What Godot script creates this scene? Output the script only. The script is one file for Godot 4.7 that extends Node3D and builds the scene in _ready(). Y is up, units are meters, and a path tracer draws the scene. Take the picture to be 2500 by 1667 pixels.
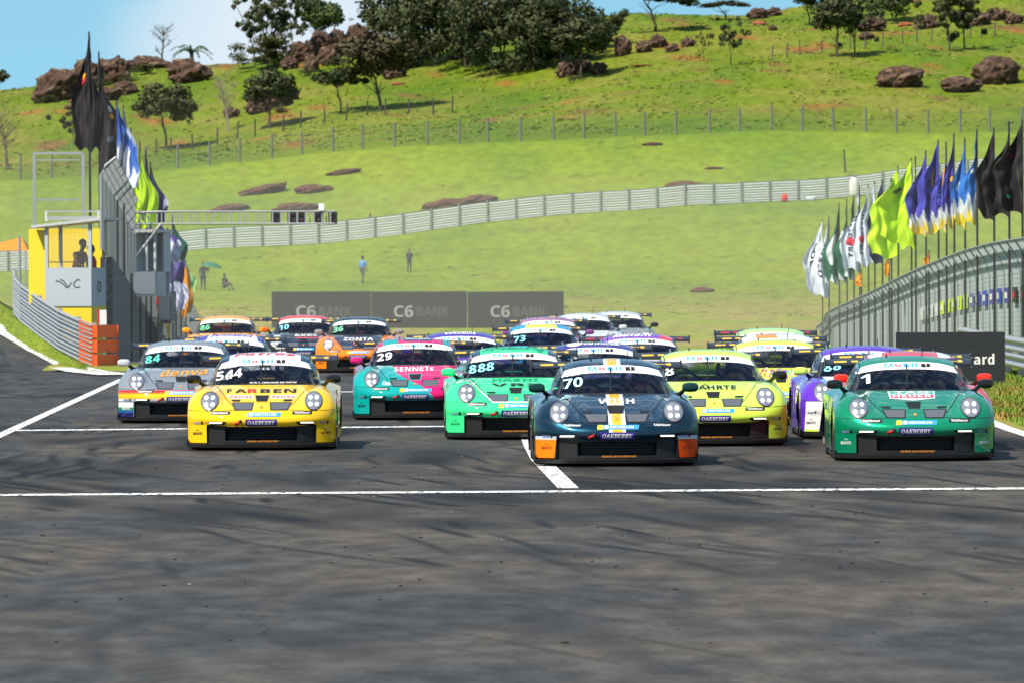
extends Node3D
# A rolling start of a one-make race: cars on a straight, pit wall, catch fences with flags, and a grassy hill behind.

const F := 18000.0          # focal length in pixels of the 2500 x 1667 photograph
const CAM_H := 2.3
var cam: Camera3D
var rng := RandomNumberGenerator.new()
var names := {}
var mats := {}
var meshes := {}
var texts := {}
var noise_a := FastNoiseLite.new()

# ---------------------------------------------------------------- helpers: naming
func numbered(called: String) -> String:
	var n = names.get(called, 0)
	names[called] = n + 1
	return called if n == 0 else "%s_%03d" % [called, n]

func tag(o: Node, label: String, category: String, group := "", kind := "") -> void:
	if label: o.set_meta("label", label)
	if category: o.set_meta("category", category)
	if group: o.set_meta("group", group)
	if kind: o.set_meta("kind", kind)

func thing(called: String, label: String, category: String, at := Vector3.ZERO, turn := 0.0, group := "") -> Node3D:
	var o := Node3D.new()
	o.name = numbered(called)
	o.position = at
	o.rotation.y = turn
	tag(o, label, category, group)
	add_child(o)
	return o

func part(parent: Node, called: String, mesh: Mesh, m: Material) -> MeshInstance3D:
	var o := MeshInstance3D.new()
	o.name = called if parent != self else numbered(called)
	o.mesh = mesh
	o.material_override = m
	parent.add_child(o, true)
	return o

func structure(called: String, label: String, mesh: Mesh, m: Material) -> MeshInstance3D:
	var o := part(self, called, mesh, m)
	tag(o, label, called.replace("_", " "), "", "structure")
	return o

# ---------------------------------------------------------------- helpers: materials
func c8(r: int, g: int, b: int) -> Color:
	return Color8(r, g, b)

func lin(r: float, g: float, b: float) -> Color:
	return Color(r, g, b).linear_to_srgb()

func mat(key: String, c := Color.WHITE, rough := 0.6, metal := 0.0, spec := 0.5) -> StandardMaterial3D:
	if mats.has(key): return mats[key]
	var m := StandardMaterial3D.new()
	m.resource_name = key
	m.albedo_color = c
	m.roughness = rough
	m.metallic = metal
	m.metallic_specular = spec
	mats[key] = m
	return m

func flat_mat(c: Color, rough := 0.45) -> StandardMaterial3D:
	return mat("print_%s_%d" % [c.to_html(false), int(rough * 100)], c, rough)

func paint(c: Color, flake := 0.0) -> StandardMaterial3D:
	var key := "paint_%s_%d" % [c.to_html(false), int(flake * 10)]
	if mats.has(key): return mats[key]
	var m := mat(key, c, 0.5, flake, 0.12)
	if flake > 0.0: m.roughness = 0.32
	m.clearcoat_enabled = true
	m.clearcoat = 1.0
	m.clearcoat_roughness = 0.03
	return m

func vmat(key: String, rough := 0.85) -> StandardMaterial3D:
	if mats.has(key): return mats[key]
	var m := mat(key, Color.WHITE, rough)
	m.vertex_color_use_as_albedo = true
	return m

func glow(key: String, c: Color, e: float) -> StandardMaterial3D:
	if mats.has(key): return mats[key]
	var m := mat(key, c, 0.3)
	m.emission_enabled = true
	m.emission = c
	m.emission_energy_multiplier = e
	return m

func pane(key: String, c: Color, a: float) -> StandardMaterial3D:
	if mats.has(key): return mats[key]
	var m := mat(key, Color(c.r, c.g, c.b, a), 0.03)
	m.transparency = BaseMaterial3D.TRANSPARENCY_ALPHA
	m.metallic_specular = 0.3
	return m

# ---------------------------------------------------------------- helpers: shapes
# P[i][j] rows of points; normals follow the grid. skip(i, j) leaves a cell out.
func grid(P: Array, flip := false, skip = null, colors := [], uvs := []) -> ArrayMesh:
	var ni := P.size()
	var nj: int = P[0].size()
	var v := PackedVector3Array(); var n := PackedVector3Array(); var ix := PackedInt32Array()
	var cs := PackedColorArray(); var us := PackedVector2Array()
	v.resize(ni * nj); n.resize(ni * nj)
	for i in ni:
		for j in nj:
			var a: Vector3 = P[mini(i + 1, ni - 1)][j] - P[maxi(i - 1, 0)][j]
			var b: Vector3 = P[i][mini(j + 1, nj - 1)] - P[i][maxi(j - 1, 0)]
			var k := a.cross(b)
			if k.length_squared() < 1e-14: k = Vector3.UP
			k = k.normalized()
			v[i * nj + j] = P[i][j]
			n[i * nj + j] = -k if flip else k
			if colors.size(): cs.append(colors[i][j])
			if uvs.size(): us.append(uvs[i][j])
	for i in ni - 1:
		for j in nj - 1:
			if skip != null and skip.call(i, j): continue
			var a := i * nj + j
			if flip: ix.append_array([a, a + nj, a + 1, a + 1, a + nj, a + nj + 1])
			else: ix.append_array([a, a + 1, a + nj, a + 1, a + nj + 1, a + nj])
	if skip != null:   # drop the points no cell uses
		var to := PackedInt32Array(); to.resize(v.size()); to.fill(-1)
		var v2 := PackedVector3Array(); var n2 := PackedVector3Array(); var c2 := PackedColorArray(); var u2 := PackedVector2Array()
		for k in ix.size():
			var q := ix[k]
			if to[q] < 0:
				to[q] = v2.size()
				v2.append(v[q]); n2.append(n[q])
				if cs.size(): c2.append(cs[q])
				if us.size(): u2.append(us[q])
			ix[k] = to[q]
		return arrays(v2, n2, ix, c2, u2)
	return arrays(v, n, ix, cs, us)

func arrays(v: PackedVector3Array, n: PackedVector3Array, ix: PackedInt32Array, cs := PackedColorArray(), us := PackedVector2Array()) -> ArrayMesh:
	var A := []
	A.resize(Mesh.ARRAY_MAX)
	A[Mesh.ARRAY_VERTEX] = v
	A[Mesh.ARRAY_NORMAL] = n
	if ix.size(): A[Mesh.ARRAY_INDEX] = ix
	if cs.size(): A[Mesh.ARRAY_COLOR] = cs
	if us.size(): A[Mesh.ARRAY_TEX_UV] = us
	var m := ArrayMesh.new()
	m.add_surface_from_arrays(Mesh.PRIMITIVE_TRIANGLES, A)
	return m

class Soup:
	# a bag of triangles for boxes, bars, tubes and lathes
	var v := PackedVector3Array()
	var n := PackedVector3Array()
	var c := PackedColorArray()
	var tint := Color.WHITE
	var tinted := false
	func tri(a: Vector3, b: Vector3, d: Vector3, na := Vector3.ZERO, nb := Vector3.ZERO, nd := Vector3.ZERO) -> void:
		var k := (d - a).cross(b - a)
		k = k.normalized() if k.length_squared() > 1e-16 else Vector3.UP
		v.append(a); v.append(b); v.append(d)
		n.append(na if na != Vector3.ZERO else k)
		n.append(nb if nb != Vector3.ZERO else k)
		n.append(nd if nd != Vector3.ZERO else k)
		if tinted:
			c.append(tint); c.append(tint); c.append(tint)
	func quad(a: Vector3, b: Vector3, d: Vector3, e: Vector3) -> void:
		tri(a, b, d); tri(a, d, e)
	func box(mid: Vector3, size: Vector3, basis := Basis(), bevel := 0.0) -> void:
		var h := size * 0.5
		var corner := func(x, y, z): return mid + basis * Vector3(x * h.x, y * h.y, z * h.z)
		var s := [-1, 1]
		var p := []
		for x in s:
			for y in s:
				for z in s:
					p.append(corner.call(x, y, z))
		# index = x*4 + y*2 + z
		quad(p[1], p[3], p[7], p[5]); quad(p[4], p[6], p[2], p[0])
		quad(p[5], p[7], p[6], p[4]); quad(p[0], p[2], p[3], p[1])
		quad(p[3], p[2], p[6], p[7]); quad(p[0], p[1], p[5], p[4])
	func bar(a: Vector3, b: Vector3, w: float, h: float) -> void:
		var z := b - a
		var l := z.length()
		if l < 1e-6: return
		z /= l
		var x := (Vector3.UP if absf(z.y) < 0.95 else Vector3.RIGHT).cross(z).normalized()
		box((a + b) * 0.5, Vector3(w, h, l), Basis(x, z.cross(x), z))
	func tube(pts: Array, r0: float, r1: float, sides := 8, caps := true) -> void:
		var rings := []
		var norms := []
		for i in pts.size():
			var d: Vector3 = (pts[mini(i + 1, pts.size() - 1)] - pts[maxi(i - 1, 0)]).normalized()
			var x := (Vector3.UP if absf(d.y) < 0.9 else Vector3.RIGHT).cross(d).normalized()
			var y := d.cross(x)
			var r := lerpf(r0, r1, float(i) / maxi(1, pts.size() - 1))
			var ring := []
			var nn := []
			for k in sides:
				var a := TAU * k / sides
				var o := x * cos(a) + y * sin(a)
				ring.append(pts[i] + o * r); nn.append(o)
			rings.append(ring); norms.append(nn)
		for i in rings.size() - 1:
			for k in sides:
				var q := (k + 1) % sides
				tri(rings[i][k], rings[i + 1][k], rings[i + 1][q], norms[i][k], norms[i + 1][k], norms[i + 1][q])
				tri(rings[i][k], rings[i + 1][q], rings[i][q], norms[i][k], norms[i + 1][q], norms[i][q])
		if caps:
			for k in sides:
				var q := (k + 1) % sides
				tri(pts[0], rings[0][k], rings[0][q])
				tri(pts[-1], rings[-1][q], rings[-1][k])
	func lathe(prof: Array, axis_x: bool, sides := 24) -> void:
		# prof: Vector2(radius, along)
		var at := func(p: Vector2, a: float): return Vector3(p.y, cos(a) * p.x, sin(a) * p.x) if axis_x else Vector3(cos(a) * p.x, p.y, sin(a) * p.x)
		for i in prof.size() - 1:
			for k in sides:
				var a := TAU * k / sides
				var b := TAU * (k + 1) / sides
				quad(at.call(prof[i], a), at.call(prof[i], b), at.call(prof[i + 1], b), at.call(prof[i + 1], a))
	func add(m: ArrayMesh, t := Transform3D()) -> void:
		var A := m.surface_get_arrays(0)
		var ix = A[Mesh.ARRAY_INDEX]
		var vs: PackedVector3Array = A[Mesh.ARRAY_VERTEX]
		var ns: PackedVector3Array = A[Mesh.ARRAY_NORMAL]
		for k in (ix.size() if ix != null else vs.size()):
			var q: int = ix[k] if ix != null else k
			v.append(t * vs[q]); n.append((t.basis * ns[q]).normalized())
			if tinted: c.append(tint)
	func mesh() -> ArrayMesh:
		var A := []
		A.resize(Mesh.ARRAY_MAX)
		A[Mesh.ARRAY_VERTEX] = v
		A[Mesh.ARRAY_NORMAL] = n
		if tinted: A[Mesh.ARRAY_COLOR] = c
		var m := ArrayMesh.new()
		m.add_surface_from_arrays(Mesh.PRIMITIVE_TRIANGLES, A)
		return m

func box_mesh(size: Vector3, mid := Vector3.ZERO) -> ArrayMesh:
	var s := Soup.new()
	s.box(mid, size)
	return s.mesh()

func tube_mesh(pts: Array, r0: float, r1: float, sides := 8) -> ArrayMesh:
	var s := Soup.new()
	s.tube(pts, r0, r1, sides)
	return s.mesh()

func cr(a: float, b: float, c: float, d: float, t: float) -> float:
	# centripetal-ish cubic with limited overshoot
	var m0 := (c - a) * 0.5
	var m1 := (d - b) * 0.5
	var t2 := t * t
	var t3 := t2 * t
	return (2 * t3 - 3 * t2 + 1) * b + (t3 - 2 * t2 + t) * m0 + (-2 * t3 + 3 * t2) * c + (t3 - t2) * m1

# piecewise monotone-ish interpolation of y over sorted x keys
func curve_at(keys: Array, x: float) -> float:
	if x <= keys[0][0]: return keys[0][1]
	if x >= keys[-1][0]: return keys[-1][1]
	for i in keys.size() - 1:
		if x <= keys[i + 1][0]:
			var x0: float = keys[i][0]; var x1: float = keys[i + 1][0]
			var y0: float = keys[i][1]; var y1: float = keys[i + 1][1]
			var h := x1 - x0
			var m0: float = (y1 - y0) / h
			var m1 := m0
			if i > 0: m0 = (y1 - keys[i - 1][1]) / (x1 - keys[i - 1][0])
			if i < keys.size() - 2: m1 = (keys[i + 2][1] - y0) / (keys[i + 2][0] - x0)
			var t := (x - x0) / h
			var t2 := t * t; var t3 := t2 * t
			return (2 * t3 - 3 * t2 + 1) * y0 + (t3 - 2 * t2 + t) * m0 * h + (-2 * t3 + 3 * t2) * y1 + (t3 - t2) * m1 * h
	return keys[-1][1]

# flat lettering: triangles of height 1 (capitals), centred; [vertices, width]
func letters(s: String, serif := false) -> Array:
	var key := s + ("#s" if serif else "")
	if texts.has(key): return texts[key]
	var t := TextMesh.new()
	var f := SystemFont.new()
	f.font_names = ["Droid Serif" if serif else "Droid Sans"]
	f.font_weight = 700
	t.font = f
	t.text = s
	t.depth = 0.0
	t.font_size = 32
	t.pixel_size = 1.0 / 32.0 / 0.714
	t.curve_step = 1.5
	var vs: PackedVector3Array = t.surface_get_arrays(0)[Mesh.ARRAY_VERTEX]
	var lo := 1e9; var hi := -1e9
	for p in vs:
		lo = minf(lo, p.x); hi = maxf(hi, p.x)
	var out := PackedVector2Array()
	for p in vs: out.append(Vector2(p.x - (lo + hi) * 0.5, p.y))
	var y0 := 1e9; var y1 := -1e9
	for p in out:
		y0 = minf(y0, p.y); y1 = maxf(y1, p.y)
	for i in out.size(): out[i].y -= (y0 + y1) * 0.5
	texts[key] = [out, hi - lo]
	return texts[key]

# lettering laid on a surface: on(x, y, lift) gives the point
func lettering(s: String, on: Callable, x: float, y: float, high: float, wide := 0.0, slant := 0.0, turn := 0.0, lift := 0.006, serif := false) -> ArrayMesh:
	var L := letters(s, serif)
	var kx: float = high if wide <= 0.0 else wide / L[1]
	var v := PackedVector3Array()
	var ca := cos(turn); var sa := sin(turn)
	for p in L[0]:
		var q := Vector2(p.x * kx + p.y * high * slant, p.y * high)
		q = Vector2(q.x * ca - q.y * sa, q.x * sa + q.y * ca)
		v.append(on.call(x + q.x, y + q.y, lift))
	var n := PackedVector3Array()
	n.resize(v.size())
	for i in range(0, v.size(), 3):
		var k := (v[i + 2] - v[i]).cross(v[i + 1] - v[i])
		k = k.normalized() if k.length_squared() > 1e-18 else Vector3.BACK
		n[i] = k; n[i + 1] = k; n[i + 2] = k
	return arrays(v, n, PackedInt32Array())

# a patch on a surface: rows [y, x_from, x_to]
func patch(rows: Array, on: Callable, lift := 0.003, nx := 10, step := 0.03) -> ArrayMesh:
	var P := []
	for i in rows.size() - 1:
		var a = rows[i]; var b = rows[i + 1]
		var m := maxi(1, int(ceil(absf(b[0] - a[0]) / step)))
		for k in (m + 1 if i == rows.size() - 2 else m):
			var t := float(k) / m
			var row := []
			for j in nx + 1:
				var x := lerpf(lerpf(a[1], b[1], t), lerpf(a[2], b[2], t), float(j) / nx)
				row.append(on.call(x, lerpf(a[0], b[0], t), lift))
			P.append(row)
	return grid(P, rows[-1][0] > rows[0][0])

func rect(x0: float, y0: float, x1: float, y1: float, on: Callable, lift := 0.003) -> ArrayMesh:
	return patch([[y0, x0, x1], [y1, x0, x1]], on, lift, maxi(2, int(absf(x1 - x0) / 0.03)), 0.03)

func disc(x: float, y: float, rx: float, ry: float, on: Callable, lift := 0.003, bulge := 0.0, inner := 0.0, tilt := 0.0) -> ArrayMesh:
	var P := []
	for i in 7:
		var r := lerpf(inner, 1.0, i / 6.0)
		var row := []
		for k in 29:
			var a := TAU * k / 28
			var q := Vector2(cos(a) * rx * r, sin(a) * ry * r).rotated(tilt)
			row.append(on.call(x + q.x, y + q.y, lift + bulge * (1.0 - r * r)))
		P.append(row)
	return grid(P, true)

func ribbon(pts: Array, wide: float, on: Callable, lift := 0.002) -> ArrayMesh:
	var s := Soup.new()
	for i in pts.size() - 1:
		var a: Vector2 = pts[i]; var b: Vector2 = pts[i + 1]
		var m := maxi(1, int(a.distance_to(b) / 0.04))
		for k in m:
			var p := a.lerp(b, float(k) / m); var q := a.lerp(b, float(k + 1) / m)
			var o := (q - p).orthogonal().normalized() * wide * 0.5
			s.quad(on.call(p.x + o.x, p.y + o.y, lift), on.call(q.x + o.x, q.y + o.y, lift), on.call(q.x - o.x, q.y - o.y, lift), on.call(p.x - o.x, p.y - o.y, lift))
	return s.mesh()

# ---------------------------------------------------------------- helpers: pixel -> direction
func ray(u: float, v: float) -> Vector3:
	return cam.basis * Vector3((u - 1250.0) / F, -(v - 833.5) / F, -1.0)

func at_depth(u: float, v: float, d: float) -> Vector3:
	var r := ray(u, v)
	return cam.position + r * (d / -r.z)

func on_road(u: float, v: float, h := 0.0) -> Vector3:
	var r := ray(u, v)
	return cam.position + r * ((h - cam.position.y) / r.y)

func on_land(u: float, v: float) -> Vector3:
	# first place where the sight line meets the land beyond the dip
	var r := ray(u, v)
	r /= -r.z
	var d := 380.0
	while d < 1100.0:
		var p := cam.position + r * d
		if p.y <= land(p.x, d): return Vector3(p.x, land(p.x, d), -d)
		d += 1.0
	var q := cam.position + r * 858.0
	return Vector3(q.x, land(q.x, 858.0), -858.0)

# ---------------------------------------------------------------- the place
func _ready() -> void:
	rng.seed = 7
	noise_a.seed = 3
	noise_a.frequency = 1.0
	noise_a.fractal_octaves = 4
	cam = Camera3D.new()
	cam.name = "camera"
	cam.position = Vector3(0, CAM_H, 0)
	cam.rotation = Vector3(-atan(178.5 / F), 0, -0.005)
	cam.fov = rad_to_deg(2.0 * atan(833.5 / F))
	cam.near = 1.0
	cam.far = 4000.0
	var lens := CameraAttributesPhysical.new()
	lens.frustum_focal_length = 12.0 * F / 833.5
	lens.frustum_focus_distance = 88.0
	lens.exposure_aperture = 11.0
	lens.frustum_far = 4000.0
	lens.frustum_near = 1.0
	cam.attributes = lens
	add_child(cam)
	cam.current = true

	var env := Environment.new()
	env.background_mode = Environment.BG_SKY
	env.tonemap_mode = Environment.TONE_MAPPER_LINEAR
	env.tonemap_exposure = 1.45
	env.sdfgi_enabled = true
	env.ssao_enabled = true
	env.ssil_enabled = true
	env.volumetric_fog_enabled = true
	env.volumetric_fog_density = 0.0
	env.sky = Sky.new()
	env.sky.sky_material = make_sky()
	var we := WorldEnvironment.new()
	we.name = "environment"
	we.environment = env
	add_child(we)

	var sun := DirectionalLight3D.new()
	sun.name = "sun"
	sun.light_energy = 1.6
	sun.light_color = Color(1.0, 0.965, 0.9)
	sun.light_angular_distance = 0.5
	sun.shadow_enabled = true
	# behind the photographer and to the left, high
	sun.rotation = Vector3(-deg_to_rad(52.0), -deg_to_rad(42.0), 0)
	add_child(sun)

	make_land()
	make_road()
	make_cars()
	make_pit_wall()
	make_catch_fence()
	make_flags()
	make_hill_things()
	make_people()

func make_sky() -> PanoramaSkyMaterial:
	var w := 2048
	var h := 1024
	var im := Image.create(w, h, false, Image.FORMAT_RGBF)
	var n := FastNoiseLite.new()
	n.seed = 11
	n.frequency = 1.0
	n.fractal_octaves = 5
	var top := Color(0.03, 0.10, 0.30)
	var low := Color(0.29, 0.60, 0.72)
	for y in h:
		var el := (0.5 - (y + 0.5) / h) * PI
		var s := sin(el)
		for x in w:
			var c := Color(0.42, 0.50, 0.50)
			if s > -0.02:
				c = low.lerp(top, pow(clampf(s, 0, 1), 0.34))
				var az := ((x + 0.5) / w) * TAU
				var p := Vector3(sin(az) * cos(el), s * 2.2, cos(az) * cos(el)) * 9.0
				var k := n.get_noise_3dv(p + Vector3(36.708, 0.2, 5.524))
				var cl := smoothstep(0.0, 0.42, k)
				c = c.lerp(Color(0.58, 0.62, 0.67), cl * 0.85)
			im.set_pixel(x, y, c)
	var m := PanoramaSkyMaterial.new()
	m.panorama = ImageTexture.create_from_image(im)
	m.energy_multiplier = 1.0
	return m

# ---------------------------------------------------------------- land and road
var land_rows := []

func land_row(d: float, px: Array) -> Array:
	var keys := []
	for p in px:
		var q := at_depth(p[0], p[1], d)
		keys.append([q.x, q.y])
	return [d, keys]

func even_row(d: float, h: float) -> Array:
	return [d, [[-200.0, h], [200.0, h]]]

func make_land_rows() -> void:
	land_rows = [even_row(-100, -0.03), even_row(150, -0.03), even_row(186, -0.03), even_row(206, -0.6), even_row(250, -2.7), even_row(310, -3.5), even_row(355, -2.5),
		[400.0, [[-60.0, -0.6], [0.0, -0.95], [16.0, -1.1], [60.0, -0.4]]],
		land_row(514, [[-800, 705], [0, 704], [480, 706], [900, 695], [1500, 682], [2000, 665], [2500, 650], [3200, 630]]),
		land_row(580, [[-800, 690], [0, 668], [440, 622], [850, 583], [1300, 540], [1700, 505], [2090, 474], [2500, 430], [3200, 400]]),
		land_row(650, [[-800, 455], [50, 434], [400, 412], [840, 376], [1250, 347], [1580, 332], [2000, 325], [2500, 320], [3200, 310]]),
		land_row(740, [[-800, 420], [0, 395], [360, 372], [520, 345], [900, 292], [1130, 262], [1420, 205], [1927, 150], [2320, 128], [2600, 115], [3200, 90]]),
		land_row(860, [[-800, 270], [0, 228], [200, 202], [400, 168], [600, 158], [800, 128], [1000, 98], [1400, 52], [1700, 42], [1900, 30], [2100, 8], [2300, -30], [2500, -60], [3200, -110]])]
	var last = land_rows[-1][1]
	var drop := []
	for k in last: drop.append([k[0], k[1] - 9.0])
	land_rows.append([1000.0, drop])
	land_rows.append(even_row(1500, 6.0))
	land_rows.append(even_row(3000, 2.0))

func row_height(i: int, x: float) -> float:
	i = clampi(i, 0, land_rows.size() - 1)
	return curve_at(land_rows[i][1], x)

func land(x: float, d: float) -> float:
	if d <= land_rows[0][0]: return -0.03
	for i in land_rows.size() - 1:
		if d <= land_rows[i + 1][0]:
			var d0: float = land_rows[i][0]; var d1: float = land_rows[i + 1][0]
			var h0 := row_height(i, x); var h1 := row_height(i + 1, x)
			var w := d1 - d0
			var m0 := (h1 - h0) / w
			var m1 := m0
			if i > 0: m0 = (h1 - row_height(i - 1, x)) / (d1 - land_rows[i - 1][0])
			if i < land_rows.size() - 2: m1 = (row_height(i + 2, x) - h0) / (land_rows[i + 2][0] - d0)
			var t := (d - d0) / w
			var t2 := t * t; var t3 := t2 * t
			var h := (2 * t3 - 3 * t2 + 1) * h0 + (t3 - 2 * t2 + t) * m0 * w + (-2 * t3 + 3 * t2) * h1 + (t3 - t2) * m1 * w
			if d > 420: h += noise_a.get_noise_2d(x * 0.03, d * 0.02) * 0.5 * smoothstep(420, 600, d) * (1.0 + smoothstep(640, 760, d) * 1.2)
			return h
	return 2.0

func grass_tone(x: float, d: float) -> Color:
	# what grows there: mown lawn below, rough pasture with bare earth above
	var a := noise_a.get_noise_2d(x * 0.045 + 7.0, d * 0.012)
	var b := noise_a.get_noise_2d(x * 0.13 - 3.0, d * 0.08 + 9.0)
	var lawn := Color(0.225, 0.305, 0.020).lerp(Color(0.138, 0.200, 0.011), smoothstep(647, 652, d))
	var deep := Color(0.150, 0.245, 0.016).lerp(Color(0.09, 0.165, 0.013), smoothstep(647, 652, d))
	var dry := Color(0.25, 0.225, 0.046)
	var earth := Color(0.20, 0.10, 0.045)
	var c := lawn.lerp(deep, clampf(0.35 + a * 1.3 + b * 0.8, 0, 1))
	var rough := smoothstep(652, 690, d)
	c = c.lerp(dry, clampf(0.16 + b * 0.9 - a * 0.5, 0, 0.75) * lerpf(0.30, 1.0, rough))
	# worn, sandy ground at the foot of the slope
	var worn := smoothstep(515, 420, d) * clampf(0.62 + b * 1.3 + a * 0.9, 0, 1)
	c = c.lerp(Color(0.34, 0.275, 0.085), worn * 0.9)
	var bare := smoothstep(0.37, 0.48, noise_a.get_noise_2d(x * 0.11 + 31.0, d * 0.05 - 12.0)) * rough
	c = c.lerp(Color(0.30, 0.10, 0.035) if b > 0.05 else earth, bare * 0.85)
	return c

func make_land() -> void:
	make_land_rows()
	var xs := []
	var x := -110.0
	while x <= 110.0:
		xs.append(x); x += 1.5
	xs = [-1500.0, -800.0, -400.0, -220.0, -150.0] + xs + [150.0, 220.0, 400.0, 800.0, 1500.0]
	var ds := [-400.0, -100.0, 0.0, 60.0, 120.0, 160.0]
	var d := 180.0
	while d <= 880.0:
		ds.append(d); d += 4.0
	ds += [900.0, 930.0, 960.0, 1000.0, 1100.0, 1300.0, 1500.0, 2000.0, 3000.0]
	var P := []; var C := []
	for dd in ds:
		var r := []; var c := []
		for xx in xs:
			r.append(Vector3(xx, land(xx, dd), -dd))
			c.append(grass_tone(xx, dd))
		P.append(r); C.append(c)
	var m := vmat("grass_ground", 0.95)
	m.metallic_specular = 0.2
	m.albedo_texture = speckle("grass_grain", 5, 0.03, 0.80, 1.02)
	m.uv1_triplanar = true
	m.uv1_world_triplanar = true
	m.uv1_scale = Vector3(0.045, 0.045, 0.013)
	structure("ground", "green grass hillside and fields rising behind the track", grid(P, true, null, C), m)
	scatter_grass()

# grey noise between two tones, tiling
func speckle(key: String, seed_: int, freq: float, dark: float, light: float, size := 512) -> Texture2D:
	if mats.has(key): return mats[key]
	var n := FastNoiseLite.new()
	n.seed = seed_
	n.frequency = freq
	n.fractal_octaves = 5
	var im := n.get_seamless_image(size, size)
	im.convert(Image.FORMAT_L8)
	var data := im.get_data()
	for i in data.size():
		data[i] = int(clampf(lerpf(dark, light, data[i] / 255.0), 0, 1) * 255)
	var t := ImageTexture.create_from_image(Image.create_from_data(size, size, false, Image.FORMAT_L8, data))
	mats[key] = t
	return t

func tuft_mesh(blades: int, seed_: int) -> ArrayMesh:
	var g := RandomNumberGenerator.new()
	g.seed = seed_
	var s := Soup.new()
	for i in blades:
		var a := g.randf() * TAU
		var o := Vector3(cos(a), 0, sin(a)) * g.randf() * 0.5
		var lean := Vector3(g.randf_range(-0.45, 0.45), 0, g.randf_range(-0.45, 0.45))
		var w := Vector3(cos(a + 1.3), 0, sin(a + 1.3)) * g.randf_range(0.06, 0.13)
		var h := g.randf_range(0.55, 1.0)
		var up := (Vector3.UP + lean * 0.4).normalized()
		s.tri(o - w, o + w, o + lean * h + Vector3.UP * h, up, up, up)
	return s.mesh()

func scatter(called: String, label: String, places: Array, tones: Array, m: Mesh) -> void:
	var mm := MultiMesh.new()
	mm.transform_format = MultiMesh.TRANSFORM_3D
	mm.use_colors = true
	mm.mesh = m
	mm.instance_count = places.size()
	for i in places.size():
		mm.set_instance_transform(i, places[i])
		mm.set_instance_color(i, tones[i])
	var o := MultiMeshInstance3D.new()
	o.name = numbered(called)
	o.multimesh = mm
	var mt := vmat("grass_blades", 0.9)
	mt.backlight_enabled = true
	mt.backlight = lin(0.05, 0.07, 0.01)
	o.material_override = mt
	tag(o, label, "grass", "", "stuff")
	add_child(o)

func scatter_grass() -> void:
	var g := RandomNumberGenerator.new()
	g.seed = 21
	var T := []; var C := []
	for i in 26000:
		var d := g.randf_range(655, 865)
		var half := d * 0.082 + 5.0
		var x := g.randf_range(-half, half)
		if noise_a.get_noise_2d(x * 0.2, d * 0.09) < g.randf_range(-0.25, 0.3): continue
		var s := g.randf_range(0.16, 0.34)
		T.append(Transform3D(Basis().rotated(Vector3.UP, g.randf() * TAU).scaled(Vector3(s * 2.4, s * 0.7, s * 2.4)), Vector3(x, land(x, d) - 0.02, -d)))
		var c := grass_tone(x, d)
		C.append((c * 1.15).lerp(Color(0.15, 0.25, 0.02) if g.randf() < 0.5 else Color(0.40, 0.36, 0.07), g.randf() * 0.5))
	scatter("grass", "rough tufted pasture grass covering the upper hillside", T, C, tuft_mesh(9, 1))
	T = []; C = []
	for i in 16000:
		var d := g.randf_range(420, 650)
		var half := d * 0.08 + 5.0
		var x := g.randf_range(-half, half)
		if noise_a.get_noise_2d(x * 0.12 + 40.0, d * 0.07) < g.randf_range(-0.1, 0.35): continue
		var s := g.randf_range(0.10, 0.22)
		T.append(Transform3D(Basis().rotated(Vector3.UP, g.randf() * TAU).scaled(Vector3(s * 3.0, s * 0.4, s * 3.0)), Vector3(x, land(x, d) - 0.02, -d)))
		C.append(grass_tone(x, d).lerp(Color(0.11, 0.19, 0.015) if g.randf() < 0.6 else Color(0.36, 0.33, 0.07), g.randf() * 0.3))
	scatter("grass", "clumps of longer grass dotted over the mown slope", T, C, tuft_mesh(9, 4))
	T = []; C = []
	for i in 26000:
		var d := g.randf_range(100, 186)
		var e := road_right(d) + 0.25
		var x := e + pow(g.randf(), 1.3) * 7.0
		var s := g.randf_range(0.05, 0.13)
		T.append(Transform3D(Basis().rotated(Vector3.UP, g.randf() * TAU).scaled(Vector3(s * 1.4, s, s * 1.4)), Vector3(x, -0.02, -d)))
		var k := noise_a.get_noise_2d(x * 0.5, d * 0.12)
		C.append(Color(0.16, 0.25, 0.02).lerp(Color(0.34, 0.22, 0.05), clampf(k * 2.0 + g.randf_range(-0.4, 0.2), 0, 1)))
	scatter("grass", "short green and dry grass on the verge beside the white edge line", T, C, tuft_mesh(9, 2))

func road_right(d: float) -> float:
	return curve_at([[0.0, 8.0], [60.0, 7.3], [103.0, 7.12], [110.0, 7.2], [150.0, 7.0], [186.0, 6.7], [260.0, 6.0]], d)

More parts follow.
